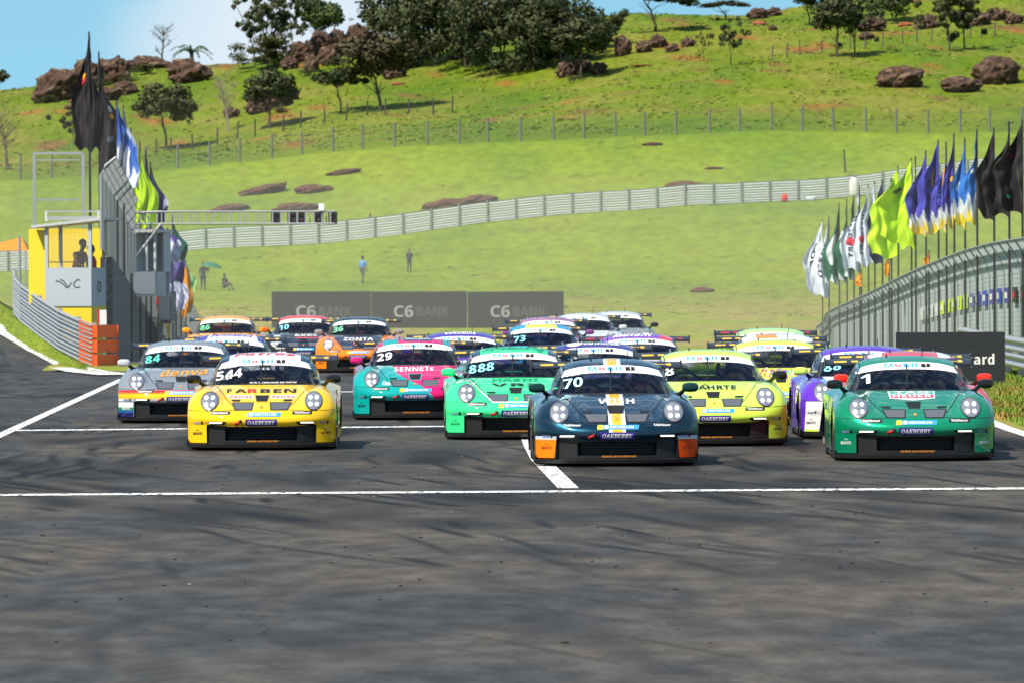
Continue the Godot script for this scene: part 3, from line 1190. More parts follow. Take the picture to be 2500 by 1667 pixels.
	for i in 13:
		var x := lerpf(-.905, .905, i / 12.0)
		var row := []
		for p in prof: row.append(Vector3(x, p.y - 0.012 * pow(absf(x) / .9, 2), -p.x))
		P.append(row)
	K.wing = grid(P, false)
	var wing_on := func(x, y, l): return Vector3(x, y + l - 0.012 * pow(absf(x) / .9, 2), -(4.29 + (y - 1.138) / 0.058 * 0.3) + l)
	for s in [-1, 1]:
		K["endplate%d" % s] = box_mesh(Vector3(.012, .13, .36), Vector3(s * .912, 1.14, -4.44))
		var sw := Soup.new()
		sw.tube([Vector3(s * .42, .84, -4.15), Vector3(s * .42, 1.02, -4.2), Vector3(s * .42, 1.21, -4.32), Vector3(s * .42, 1.225, -4.42), Vector3(s * .42, 1.18, -4.47)], 0.014, 0.014, 6)
		K["neck%d" % s] = sw.mesh()
	K.wingmark1 = patch([[1.148, -.80, -.645], [1.168, -.80, -.645]], wing_on, 0.006)
	K.wingmark2 = patch([[1.148, -.585, -.50], [1.168, -.585, -.50]], wing_on, 0.006)
	K.wingmark3 = patch([[1.146, .56, .615], [1.172, .56, .615]], wing_on, 0.006)
	K.wingmark4 = patch([[1.146, .735, .79], [1.172, .735, .79]], wing_on, 0.006)
	K.wingmark5 = patch([[1.156, .615, .735], [1.161, .615, .735]], wing_on, 0.006)
	# wheels
	var ty := Soup.new()
	ty.lathe([Vector2(.235, -.125), Vector2(.262, -.14), Vector2(.30, -.143), Vector2(.318, -.13), Vector2(.325, -.10), Vector2(.326, 0), Vector2(.325, .10), Vector2(.318, .13), Vector2(.30, .143), Vector2(.262, .14), Vector2(.235, .125)], true, 36)
	K.tyre = ty.mesh()
	var rm := Soup.new()
	rm.lathe([Vector2(.236, .125), Vector2(.225, .115), Vector2(.215, .06), Vector2(.215, -.12)], true, 30)
	for i in 10:
		var a := TAU * i / 10
		rm.bar(Vector3(.07, cos(a) * .05, sin(a) * .05), Vector3(.105, cos(a) * .22, sin(a) * .22), .035, .03)
	rm.lathe([Vector2(.001, .085), Vector2(.05, .085), Vector2(.06, .06), Vector2(.06, 0.0)], true, 20)
	K.rim = rm.mesh()
	K.brake = tube_mesh([Vector3(-.02, 0, 0), Vector3(.02, 0, 0)], .19, .19, 24)
	# cabin
	var da := Soup.new()
	var rows := []
	for i in 7:
		var f := i / 6.0
		var row := []
		for j in 17:
			var a := -1.0 + j / 8.0
			var p := screen_point(a * 0.97, 0.0)
			row.append(Vector3(p.x, lerpf(p.y - 0.012, .78, f) + 0.03 * sin(PI * f), lerpf(p.z, -1.95, f)))
		rows.append(row)
	da.add(grid(rows))
	da.box(Vector3(0, .60, -1.98), Vector3(1.36, .36, .06))
	da.tube([Vector3(.36, .80, -1.95), Vector3(.36, .83, -2.0)], .10, .10, 10)
	K.dash = da.mesh()
	var tub := Soup.new()
	tub.box(Vector3(0, .2, -2.4), Vector3(1.5, .05, 1.9))
	tub.box(Vector3(0, .55, -3.25), Vector3(1.4, .66, .05))
	for s in [-1, 1]: tub.box(Vector3(s * .80, .50, -2.4), Vector3(.06, .60, 1.9))
	K.tub = tub.mesh()
	var cg := Soup.new()
	for s in [-1, 1]:
		cg.tube([Vector3(s * .66, .30, -2.8), Vector3(s * .64, .80, -2.8), Vector3(s * .50, 1.13, -2.8)], .022, .022, 6)
		cg.tube([Vector3(s * .66, .55, -1.75), Vector3(s * .655, .80, -1.74), Vector3(s * .53, 1.115, -2.22), Vector3(s * .50, 1.13, -2.8)], .022, .022, 6)
		cg.tube([Vector3(s * .50, 1.13, -2.8), Vector3(-s * .62, .42, -2.8)], .02, .02, 6)
		cg.tube([Vector3(s * .50, 1.12, -2.8), Vector3(s * .48, .75, -3.6)], .02, .02, 6)
		cg.tube([Vector3(s * .50, 1.13, -2.25), Vector3(-s * .48, 1.14, -2.8)], .018, .018, 6)
	cg.tube([Vector3(-.50, 1.13, -2.8), Vector3(.50, 1.13, -2.8)], .022, .022, 6)
	cg.tube([Vector3(-.53, 1.115, -2.22), Vector3(.53, 1.115, -2.22)], .022, .022, 6)
	cg.tube([Vector3(-.63, .82, -2.8), Vector3(.63, .82, -2.8)], .02, .02, 6)
	K.cage = cg.mesh()
	var se := Soup.new()
	se.add(ellipsoid(Vector3(.36, .62, -2.62), Vector3(.25, .42, .09), 0.6))
	se.add(ellipsoid(Vector3(.36, .36, -2.35), Vector3(.25, .12, .28), 0.6))
	for s in [-1, 1]: se.add(ellipsoid(Vector3(.36 + s * .21, .95, -2.52), Vector3(.035, .13, .12), 0.7))
	K.seat = se.mesh()
	K.inside_mirror = box_mesh(Vector3(.16, .05, .02), Vector3(0, 1.09, -2.0))

func front_bottom(x: float) -> float:
	# height of the bumper's lower lip over the mouth
	return curve_at([[0.0, .335], [.30, .337], [.48, .345], [.58, .352], [.66, .36], [.74, .36]], x)

func number_on(car: Node3D, s: String, c: Color, x := -.47, wide := 0.0, name_text := "") -> void:
	var y := .972
	var w := wide if wide > 0 else .115 * s.length()
	var o := part(car.get_node("windscreen"), "number", lettering(s, on_screen, x, y, .105, w, 0.22, 0.16, 0.010), flat_mat(c))
	var white := flat_mat(lin(.78, .78, .78))
	if name_text: part(car.get_node("windscreen"), "driver_name", lettering(name_text, on_screen, x + .01, y + .095, .026, .028 * name_text.length() * 0.8, 0.0, 0.17, 0.010), white)

# the car every livery is laid on
func make_car(spec: Dictionary) -> Node3D:
	var K := meshes
	var d: float = F / spec.s
	var p := at_depth(spec.u, 900, d)
	var yaw: float = -(spec.get("vp", 1040.0) - 1250.0) / F
	var car := thing("race_car", spec.label, "race car", Vector3(p.x, -0.03, -d), yaw, "race cars on the track")
	var black := mat("black_plastic", lin(.012, .012, .013), 0.45)
	var carbon := mat("carbon", lin(.016, .016, .018), 0.35)
	var rubber := mat("tyre_rubber", lin(.018, .018, .018), 0.85)
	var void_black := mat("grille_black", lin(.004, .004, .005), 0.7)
	var grey := mat("vent_grey", lin(.10, .105, .115), 0.35)
	var alloy := mat("wheel_alloy", lin(.30, .31, .33), 0.35, 0.7)
	var white := flat_mat(lin(.80, .80, .80))
	var glass := pane("windscreen_glass", lin(.006, .009, .018), 0.45)
	var fl: float = spec.get("flake", 0.0)
	var body: Material = paint(spec.paint, fl)
	var roofm: Material = paint(spec.get("roof", spec.paint), fl)
	var mirm: Material = paint(spec.get("mirror", spec.paint))
	var front := part(car, "front_bodywork", K.front, body)
	part(car, "rear_bodywork", K.deck, paint(spec.get("rear", spec.paint), fl))
	part(car, "tail_panel", K.tail, black)
	for s in [-1, 1]:
		part(car, "side_panel", K["side%d" % s], paint(spec.get("rear", spec.paint), fl))
		part(car, "side_skirt", K["skirt%d" % s], carbon)
	part(car, "underfloor", K.floor, void_black)
	var roof := part(car, "roof", K.roof, roofm)
	part(car, "rear_window", K.rear_glass, glass)
	part(roof, "aerial", K.aerial, black)
	part(roof, "aerial", K.aerial2, black)
	for s in [-1, 1]:
		part(roof, "pillar", K["pillar%d" % s], roofm)
		part(roof, "quarter_panel", K["quarter%d" % s], roofm)
		part(car, "side_window", K["sideglass%d" % s], glass)
	var ws := part(car, "windscreen", K.screen, glass)
	part(ws, "lower_edge", K.cowl, black)
	var sun_strip := part(car, "sun_strip", K.strip, white)
	var mob := flat_mat(lin(.05, .36, .60))
	part(sun_strip, "lettering", K.st_M, mob)
	part(sun_strip, "lettering", K.st_o, flat_mat(lin(.75, .03, .08)))
	part(sun_strip, "lettering", K.st_bil, mob)
	part(sun_strip, "lettering", K.st_box, void_black)
	part(sun_strip, "lettering", K.st_1, white)
	part(car, "wiper", K.wiper, black)
	# nose
	var mouth := part(car, "front_duct", K.mouth, mat("duct_plastic", lin(.011, .011, .012), 0.5))
	part(mouth, "grille", K.grille, void_black)
	part(mouth, "grille_bar", K.grille_bars, black)
	part(mouth, "lettering", K.liptext, flat_mat(lin(.75, .26, .01)))
	part(car, "splitter", K.splitter, carbon)
	for s in [-1, 1]:
		var h := part(car, "headlight", K["lampseat%d" % s], black)
		part(h, "reflector", K["lampbowl%d" % s], mat("lamp_reflector", lin(.40, .42, .45), 0.25, 0.8))
		part(h, "rim", K["lampring%d" % s], mat("lamp_rim", lin(.10, .10, .11), 0.3, 0.5))
		for q in 4: part(h, "led", K["led%d_%d" % [s, q]], glow("led_white", Color(1.0, 0.98, 0.94), 1.0))
		part(h, "lens_cover", K["lampglass%d" % s], pane("lamp_glass", Color.WHITE, 0.06))
		var dl := part(car, "daytime_light", K["dayslot%d" % s], black)
		part(dl, "light_strip", K["day%d" % s], glow("day_light", Color(1, 0.99, 0.94), 1.0))
		var v := part(car, "bonnet_vent", K["ventrim%d" % s], black)
		part(v, "mesh_insert", K["vent%d" % s], grey)
		part(car, "bonnet_slot", K["slot%d" % s], black)
		part(car, "gap_shade", K["seam%d" % s], void_black)  # black ribbons on the uncut skin paint the shade of the shut lines
		part(car, "gap_shade", K["bumperseam%d" % s], void_black)
		var lm: Material = flat_mat(spec.get("ink", lin(.01, .01, .012)))
		var ct := part(front, "lettering", K["corner_text%d" % s], lm)
		part(front, "lettering", K["corner_lens%d" % s], lm)
		part(front, "lettering", K["corner_small%d" % s], flat_mat(lin(.25, .30, .62)))
		part(front, "lettering", K["corner_box%d" % s], flat_mat(lin(.01, .01, .012)))
		if not spec.get("dark", false): part(front, "name_plate", K["watch_plate%d" % s], black)
		part(front, "lettering", K["watch_text%d" % s], white)
		var mr := part(car, "door_mirror", K["mirror%d" % s], mirm)
		part(mr, "stalk", K["stalk%d" % s], black)
		var wl := Node3D.new()
		for ax in [1.02, 3.47]:
			wl = Node3D.new()
			wl.name = "wheel"
			wl.position = Vector3(s * .80, .356, -ax)
			wl.rotation.y = 0.0 if s > 0 else PI
			car.add_child(wl, true)
			part(wl, "tyre", K.tyre, rubber)
			part(wl, "rim", K.rim, alloy)
			part(wl, "brake_disc", K.brake, carbon)
	var du := part(car, "bonnet_duct", K.ducttrim, body if not spec.get("dark", false) else black)
	part(du, "duct_shade", K.duct, void_black)  # flat black patch paints the shade inside the duct; the skin stays closed
	var pl := part(car, "sponsor_plate", K.plate, flat_mat(lin(.035, .012, .22)))
	part(pl, "lettering", K.platetext, white)
	var tp := part(car, "sponsor_strip", K.tyreplate, flat_mat(lin(.03, .30, .68)))
	part(tp, "yellow_end", K.tyreplate2, flat_mat(lin(.80, .62, .03)))
	part(tp, "lettering", K.tyretext, white)
	part(tp, "round_mark", K.tyreman, white)
	part(car, "bonnet_badge", K.crest, flat_mat(lin(.60, .25, .02)))
	var tow := part(car, "tow_strap", K.strap, flat_mat(lin(.45, .01, .015)))
	part(tow, "hook", K.strap_ring, black)
	# rear wing
	var wing := part(car, "rear_wing", K.wing, carbon)
	var mark := flat_mat(spec.get("wing_ink", lin(.78, .48, .03)))
	for i in range(1, 6): part(wing, "wing_mark", K["wingmark%d" % i], mark)
	for s in [-1, 1]:
		part(wing, "endplate", K["endplate%d" % s], carbon)
		part(wing, "support", K["neck%d" % s], alloy)
	# cabin
	var cabin := part(car, "cabin", K.tub, mat("cabin_dark", lin(.02, .021, .024), 0.7))
	part(cabin, "dashboard", K.dash, black)
	part(cabin, "roll_cage", K.cage, mat("cage_paint", lin(.11, .12, .14), 0.5))
	part(cabin, "seat", K.seat, mat("seat_dark", lin(.018, .018, .02), 0.7))
	part(cabin, "inside_mirror", K.inside_mirror, mat("mirror_glass", lin(.35, .37, .40), 0.15, 0.6))
	if spec.has("number"): number_on(car, spec.number, spec.get("number_ink", lin(.78, .78, .78)), spec.get("number_x", -.47), 0.0, spec.get("driver", ""))
	return car

# ---------------------------------------------------------------- the field
func decal(car: Node3D, where: String, called: String, m: Mesh, c: Color) -> MeshInstance3D:
	return part(car.get_node(where), called, m, paint(c) if called.begins_with("livery") or called == "stripe" else flat_mat(c))

func make_cars() -> void:
	car_meshes()
	var fr := on_front; var sc := on_screen; var ro := on_roof
	var white := lin(.80, .80, .80); var ink := lin(.01, .01, .012)
	var cyan := lin(.25, .70, .85)
	var car := make_car({"u": 1507.0, "s": 211.0, "vp": 960.0, "paint": lin(.006, .034, .060), "flake": 0.6, "dark": true, "ink": lin(.35, .03, .01), "number": "70", "number_ink": lin(.45, .78, .85), "driver": "L. NERO", "mirror": lin(.004, .035, .03),
		"label": "dark navy green race car numbered 70 with white and yellow centre stripe"})
	decal(car, "front_bodywork", "stripe", patch([[.43, -.098, .098], [.535, -.098, .098], [.848, -.098, .098]], fr, 0.0015), white)
	decal(car, "front_bodywork", "stripe", patch([[.43, -.056, .056], [.535, -.056, .056], [.848, -.06, .06]], fr, 0.0028), lin(.82, .43, .01))
	decal(car, "roof", "stripe", patch([[0.0, -.10, .10], [1.0, -.10, .10]], ro, 0.003, 10, 0.1), white)
	decal(car, "roof", "stripe", patch([[0.0, -.056, .056], [1.0, -.056, .056]], ro, 0.006, 10, 0.1), lin(.82, .43, .01))
	decal(car, "front_bodywork", "lettering", lettering("WISH", fr, 0.015, .768, .052, .42, 0.1, 0, 0.008), white)
	decal(car, "front_bodywork", "lettering", lettering("MOTORS", fr, 0.0, .733, .018, .17, 0, 0, 0.008), white)
	for s in [-1, 1]:
		decal(car, "front_bodywork", "livery_panel", patch([[.132, s * .725, s * .94], [.345, s * .705, s * .94]], fr, 0.003, 12), lin(.85, .22, .005) if s < 0 else lin(.80, .07, .003))
		decal(car, "front_bodywork", "livery_panel", patch([[.345, s * .705, s * .94], [.385, s * .702, s * .94]], fr, 0.003, 12), lin(.62, .68, .74))
	driver(car, lin(.32, .015, .02), "driver in dark overalls and red helmet inside the car numbered 70")

	car = make_car({"u": 636.0, "s": 192.0, "vp": 1105.0, "paint": lin(.90, .54, .008), "mirror": lin(.01, .011, .012), "number": "544", "driver": "R. MORO", "number_x": -.45, "roof": lin(.012, .02, .04),
		"label": "bright yellow race car numbered 544 with white roof front and black mirrors"})
	decal(car, "roof", "livery_panel", patch([[0.0, -.47, .47], [1.0, -.45, .45]], ro, 0.003, 14, 0.1), white)
	decal(car, "roof", "lettering", lettering("Patros", ro, 0.0, .5, .42, .78, 0.1, 0, 0.008), lin(.62, .03, .08))
	decal(car, "front_bodywork", "lettering", lettering("F", fr, -.43, .772, .042, .06, 0, 0, 0.008), ink)
	decal(car, "front_bodywork", "lettering", lettering("A", fr, -.28, .772, .042, .15, 0, 0, 0.008), ink)
	decal(car, "front_bodywork", "lettering", lettering("R", fr, -.13, .772, .042, .13, 0, 0, 0.009), lin(.62, .02, .02))
	decal(car, "front_bodywork", "lettering", lettering("BEN", fr, .20, .772, .042, .46, 0, 0, 0.008), ink)
	driver(car, lin(.55, .56, .58), "driver in dark overalls and white helmet inside the yellow car numbered 544")
	for s in [-1, 1]:
		decal(car, "front_bodywork", "livery_panel", patch([[.68, s * .11, s * .40], [.725, s * .11, s * .46]], fr, 0.003), lin(.78, .72, .66))
		decal(car, "front_bodywork", "lettering", lettering("Patros", fr, s * .27, .702, .026, .28, 0.2, 0, 0.007), lin(.62, .10, .08))
	decal(car, "windscreen", "lettering", lettering("ALTA TECNOLOGIA EM TINTAS", sc, .12, .868, .018, .60, 0, 0, 0.012), white)

	car = make_car({"u": 2237.0, "s": 207.0, "vp": 1357.0, "paint": lin(.004, .235, .115), "flake": 0.25, "mirror": lin(.01, .011, .012), "ink": lin(.70, .74, .74), "number": "1", "driver": "A. Feldmann", "number_x": -.52,
		"label": "emerald green race car numbered 1 with white shield lettered on its bonnet"})
	decal(car, "front_bodywork", "livery_panel", patch([[.735, -.004, .004], [.758, -.27, .27], [.80, -.275, .275], [.838, -.285, .285]], fr, 0.004, 14), white)
	decal(car, "front_bodywork", "livery_panel", patch([[.803, -.26, .26], [.832, -.265, .265]], fr, 0.006, 14), lin(.03, .45, .33))
	decal(car, "front_bodywork", "livery_panel", patch([[.762, -.25, .25], [.797, -.258, .258]], fr, 0.006, 14), lin(.62, .03, .07))
	decal(car, "front_bodywork", "lettering", lettering("TAG", fr, 0.0, .817, .022, .42, 0, 0, 0.010), white)
	decal(car, "front_bodywork", "lettering", lettering("HEUER", fr, 0.0, .779, .026, .46, 0, 0, 0.010), white)
	driver(car, lin(.03, .035, .04), "driver in dark overalls and charcoal helmet inside the car numbered 1")

	car = make_car({"u": 1746.0, "s": 190.0, "vp": 1000.0, "paint": lin(.55, .83, .075), "mirror": lin(.012, .013, .012), "number": "8", "driver": "W. NEUGEBAUER", "number_x": -.52,
		"label": "pale lime race car numbered 8 with black mirrors behind the dark striped car"})
	decal(car, "front_bodywork", "lettering", lettering("MAHRTE", fr, 0.0, .772, .046, .62, 0, 0, 0.008), ink)
	decal(car, "front_bodywork", "lettering", ribbon([Vector2(-.13, .79), Vector2(-.09, .81), Vector2(-.05, .79), Vector2(-.09, .755), Vector2(-.13, .79)], .008, fr, .007), ink)
	driver(car, lin(.02, .02, .03), "driver in dark overalls and black helmet inside the lime car numbered 8")

	car = make_car({"u": 1260.0, "s": 182.0, "vp": 1040.0, "paint": lin(.045, .73, .27), "number": "888", "number_ink": cyan, "driver": "M. MARIN", "number_x": -.45, "ink": lin(.01, .30, .05), "roof": lin(.02, .05, .09),
		"label": "mint green race car numbered 888 with green roof lettering and white bonnet outline"})
	decal(car, "roof", "livery_panel", patch([[0.0, -.47, .47], [1.0, -.45, .45]], ro, 0.003, 14, 0.1), lin(.045, .73, .27))
	driver(car, lin(.02, .20, .45), "driver in dark overalls and blue helmet inside the mint car numbered 888")
	decal(car, "roof", "lettering", lettering("AutoBanking", ro, 0.0, .45, .5, .84, 0.1, 0, 0.008), lin(.01, .25, .15))
	decal(car, "front_bodywork", "lettering", lettering("HASHI", fr, 0.0, .815, .03, .62, 0, 0, 0.008), lin(.01, .28, .14))
	decal(car, "front_bodywork", "lettering", lettering("VRX", fr, 0.02, .755, .035, .70, 0, 0, 0.008), ink)
	for s in [-1, 1]:
		decal(car, "front_bodywork", "stripe", ribbon([Vector2(0, .533), Vector2(s * .31, .535), Vector2(s * .42, .63), Vector2(s * .50, .70), Vector2(s * .56, .77), Vector2(s * .66, .832), Vector2(s * .80, .79)], .016, fr, .004), white)

	car = make_car({"u": 1013.0, "s": 160.5, "vp": 1040.0, "paint": lin(.003, .33, .31), "mirror": lin(.62, .01, .16), "number": "29", "driver": "E. SANTOS", "roof": lin(.55, .006, .12), "rear": lin(.45, .006, .10),
		"label": "teal and magenta race car numbered 29 with magenta mirrors and roof"})
	decal(car, "front_bodywork", "livery_panel", patch([[.345, .30, .94], [.42, .25, .94], [.50, .16, .94], [.56, .08, .94], [.64, -.10, .94], [.70, -.22, .94], [.76, -.30, .94], [.845, -.34, .94]], fr, 0.002, 30), lin(.62, .006, .13))
	decal(car, "front_bodywork", "livery_panel", patch([[.135, .71, .94], [.345, .705, .94]], fr, 0.002, 12), lin(.62, .006, .13))
	driver(car, lin(.50, .10, .02), "driver in dark overalls and orange helmet inside the car numbered 29")
	decal(car, "front_bodywork", "lettering", lettering("SENNETs", fr, -.02, .792, .062, .60, 0.05, 0.02, 0.008), white)
	decal(car, "front_bodywork", "lettering", lettering("Club", fr, -.44, .585, .05, .12, 0, 0, 0.008), white)
	decal(car, "roof", "livery_panel", patch([[0.0, -.50, -.28], [1.0, -.50, -.26]], ro, 0.003, 8, 0.1), lin(.003, .33, .31))
	decal(car, "roof", "livery_panel", patch([[0.0, .44, .54], [1.0, .42, .54]], ro, 0.003, 8, 0.1), lin(.003, .33, .31))
	decal(car, "roof", "livery_panel", patch([[0.25, -.18, .26], [1.0, -.18, .26]], ro, 0.003, 8, 0.1), lin(.02, .03, .12))
	decal(car, "roof", "lettering", lettering("Marc Jean", ro, 0.04, .6, .4, .36, 0, 0, 0.008), white)

	car = make_car({"u": 438.0, "s": 162.5, "vp": 1100.0, "paint": lin(.20, .225, .25), "mirror": lin(.50, .51, .52), "number": "84", "number_ink": lin(.10, .72, .48), "driver": "G. TOTARO", "ink": lin(.7, .74, .74),
		"label": "silver grey race car numbered 84 with red, yellow and white bumper bands"})
	for b in [[.13, .19, lin(.012, .014, .10)], [.19, .23, lin(.01, .10, .30)], [.23, .27, lin(.01, .22, .06)], [.27, .345, white]]:
		for s in [-1, 1]: decal(car, "front_bodywork", "livery_band", patch([[b[0], s * .712, s * .94], [b[1], s * .706, s * .94]], fr, 0.003, 12), b[2])
	decal(car, "front_bodywork", "livery_band", patch([[.362, -.94, .94], [.40, -.94, .94]], fr, 0.002, 60, .02), white)
	decal(car, "front_bodywork", "livery_band", patch([[.40, -.94, .94], [.47, -.94, .94]], fr, 0.002, 60, .02), lin(.85, .50, .01))
	decal(car, "front_bodywork", "livery_band", patch([[.47, -.94, .94], [.495, -.94, .94]], fr, 0.002, 60, .02), lin(.80, .20, .01))
	decal(car, "front_bodywork", "livery_band", patch([[.495, -.94, .94], [.525, -.94, .94]], fr, 0.002, 60, .02), lin(.60, .015, .03))
	driver(car, lin(.30, .31, .33), "driver in dark overalls and silver helmet inside the car numbered 84")
	decal(car, "front_bodywork", "lettering", lettering("denya", fr, 0.03, .765, .085, .70, 0.35, 0.05, 0.008), lin(.75, .30, .02))

	car = make_car({"u": 2244.0, "s": 196.5, "vp": 1300.0, "paint": lin(.72, .018, .012), "mirror": lin(.75, .03, .015), "roof": lin(.66, .05, .06),
		"label": "red race car with red mirrors tucked close behind the emerald green car"})
	for s in [-1, 1]: decal(car, "front_bodywork", "livery_panel", patch([[.15, s * .80, s * .94], [.40, s * .80, s * .94]], fr, 0.003, 12), lin(.70, .72, .74))
	decal(car, "roof", "livery_panel", patch([[0.1, -.52, -.36], [1.0, -.52, -.34]], ro, 0.003, 8, 0.1), white)
	decal(car, "roof", "livery_panel", patch([[0.1, .36, .52], [1.0, .34, .52]], ro, 0.003, 8, 0.1), white)

	car = make_car({"u": 2132.0, "s": 183.0, "vp": 1200.0, "paint": lin(.11, .025, .48), "mirror": lin(.55, .80, .12), "number": "88", "number_ink": cyan, "number_x": -.46, "roof": lin(.10, .02, .42),
		"label": "violet race car numbered 88 with white bumper corners and lime mirrors"})
	for s in [-1, 1]:
		decal(car, "front_bodywork", "livery_panel", patch([[.15, s * .71, s * .90], [.53, s * .66, s * .88]], fr, 0.003, 12), white)
		decal(car, "front_bodywork", "livery_panel", patch([[.132, s * .715, s * .90], [.16, s * .71, s * .90]], fr, 0.005, 12), lin(.55, .83, .075))
		decal(car, "front_bodywork", "livery_panel", patch([[.74, s * .30, s * .55], [.845, s * .10, s * .62]], fr, 0.003, 12), white)

	car = make_car({"u": 1912.0, "s": 168.0, "vp": 1000.0, "paint": lin(.72, .80, .03), "roof": lin(.74, .80, .04),
		"label": "lemon yellow race car with confetti coloured bonnet behind the lime car"})
	var g := RandomNumberGenerator.new()
	g.seed = 5
	for i in 46:
		var x := g.randf_range(-.42, .42); var y := g.randf_range(.72, .83)
		decal(car, "front_bodywork", "lettering", disc(x, y, g.randf_range(.012, .035), g.randf_range(.005, .012), fr, .006, 0, 0, g.randf() * 2), [lin(.62, .05, .25), lin(.05, .4, .6), white, lin(.5, .02, .04), lin(.15, .04, .4)][i % 5])

	car = make_car({"u": 1900.0, "s": 141.0, "vp": 1000.0, "paint": lin(.42, .76, .20), "wing_ink": lin(.6, .02, .02), "label": "pale green race car with red marked rear wing, last of the lime coloured cars"})
	car = make_car({"u": 1916.0, "s": 154.0, "vp": 1000.0, "paint": lin(.02, .03, .05), "roof": lin(.70, .72, .72), "label": "dark race car with white roof almost hidden between two green cars"})
	decal(car, "roof", "livery_panel", patch([[0.0, -.35, .0], [1.0, -.35, -.05]], ro, 0.003, 8, 0.1), lin(.75, .25, .02))

	car = make_car({"u": 1126.0, "s": 146.5, "vp": 1040.0, "paint": lin(.07, .022, .34), "label": "indigo race car with white roof lettering between teal and mint cars"})
	decal(car, "roof", "lettering", lettering("EUROBIKE", ro, 0.0, .5, .5, .52, 0, 0, 0.008), white)
	decal(car, "front_bodywork", "lettering", lettering("EUROBIKE", fr, 0.0, .76, .05, .6, 0, 0, 0.008), white)

	car = make_car({"u": 1326.0, "s": 129.0, "vp": 1040.0, "paint": lin(.015, .28, .62), "roof": lin(.02, .28, .60), "number": "73", "number_ink": cyan, "number_x": -.42, "mirror": lin(.75, .62, .03),
		"label": "sky blue race car numbered 73 with yellow roof flash and yellow mirrors"})
	decal(car, "roof", "livery_panel", patch([[0.0, -.33, .33], [1.0, -.22, .22]], ro, 0.003, 12, 0.1), lin(.78, .66, .03))

	car = make_car({"u": 1342.0, "s": 112.5, "vp": 1040.0, "paint": lin(.22, .06, .22), "roof": lin(.30, .12, .24), "label": "plum coloured race car following the sky blue car"})
	car = make_car({"u": 1432.0, "s": 104.0, "vp": 1040.0, "paint": lin(.52, .56, .60), "rear": lin(.1, .35, .65), "label": "pale silver race car with light blue flanks at the tail of the field"})
	car = make_car({"u": 1513.0, "s": 100.0, "vp": 1040.0, "paint": lin(.20, .21, .22), "roof": lin(.5, .52, .55), "mirror": lin(.02, .02, .02), "label": "dull grey race car with dark mirrors at the tail of the field"})

	car = make_car({"u": 1568.0, "s": 153.0, "vp": 1040.0, "paint": lin(.60, .62, .64), "roof": lin(.20, .06, .42), "label": "white race car with purple roof lettered in white, red at one edge", "wing_ink": lin(.5, .02, .03)})
	decal(car, "roof", "livery_panel", patch([[0.0, .36, .55], [1.0, .34, .55]], ro, 0.003, 8, 0.1), lin(.70, .03, .03))
	decal(car, "roof", "lettering", lettering("Mutant", ro, -0.08, .5, .6, .62, 0.1, 0, 0.008), white)

	car = make_car({"u": 1460.0, "s": 172.0, "vp": 1040.0, "paint": lin(.035, .022, .20), "label": "deep indigo race car with white roof script directly behind the striped car"})
	decal(car, "roof", "lettering", lettering("arena conectada", ro, 0.08, .45, .36, .58, 0.1, 0, 0.008), white)
	decal(car, "roof", "lettering", disc(-.30, .42, .10, .30, ro, .008), white)

	car = make_car({"u": 547.0, "s": 149.5, "vp": 1100.0, "paint": lin(.62, .64, .68), "roof": lin(.06, .03, .30), "label": "white race car with indigo lettered roof behind the yellow car"})
	decal(car, "roof", "livery_panel", patch([[0.0, -.36, .50], [1.0, -.30, .45]], ro, 0.003, 12, 0.1), white)
	decal(car, "roof", "lettering", lettering("INTERNOVA", ro, 0.06, .5, .5, .68, 0.1, 0, 0.008), lin(.10, .04, .45))

	car = make_car({"u": 544.0, "s": 105.5, "vp": 1100.0, "paint": lin(.85, .33, .01), "number": "86", "number_ink": lin(.15, .6, .3), "label": "amber orange race car numbered 86 close to the pit wall"})
	car = make_car({"u": 740.0, "s": 105.5, "vp": 1000.0, "paint": lin(.012, .013, .02), "roof": lin(.70, .04, .02), "mirror": lin(.75, .12, .01), "number": "10", "number_ink": cyan,
		"label": "black race car with red roof edge and orange mirrors beside the orange car"})
	decal(car, "front_bodywork", "lettering", lettering("BLACKCO", fr, .05, .79, .05, .5, 0, 0, 0.008), white)
	decal(car, "front_bodywork", "livery_panel", patch([[.725, -.20, .40], [.745, -.20, .42]], fr, 0.004, 12), lin(.70, .02, .05))
	decal(car, "front_bodywork", "livery_panel", patch([[.62, -.66, -.52], [.74, -.70, -.52], [.79, -.68, -.56]], fr, 0.012, 8), white)
	for s in [-1, 1]: decal(car, "front_bodywork", "livery_panel", patch([[.16, s * .72, s * .94], [.30, s * .71, s * .94]], fr, 0.003, 12), lin(.70, .02, .05))
	car = make_car({"u": 873.0, "s": 110.0, "vp": 1250.0, "paint": lin(.85, .21, .005), "roof": lin(.015, .018, .03), "mirror": lin(.25, .25, .26), "number": "36", "number_ink": lin(.2, .65, .35),
		"label": "vivid orange race car with navy bonnet and dark roof in front of the black boards"})
	decal(car, "front_bodywork", "livery_panel", patch([[.56, -.30, .30], [.66, -.42, .42], [.75, -.50, .50], [.846, -.58, .58]], fr, 0.003, 22), lin(.012, .016, .035))
	decal(car, "front_bodywork", "lettering", lettering("ZONTA", fr, 0.0, .76, .06, .66, 0, 0, 0.008), white)
	decal(car, "front_bodywork", "livery_panel", patch([[.60, -.70, -.58], [.74, -.72, -.58]], fr, 0.012, 8), lin(.85, .55, .5))

# ---------------------------------------------------------------- pit wall, marshal posts, signal gantry
func wall_line(d: float) -> Vector3:
	# top edge of the pit wall: level near its end, then following the road down
	var a := at_depth(251, 594, 190)
	var b := at_depth(404, 826, 246)
	var t := (d - 190.0) / 56.0
	var p := a.lerp(b, t)
	p.z = -d
	return p

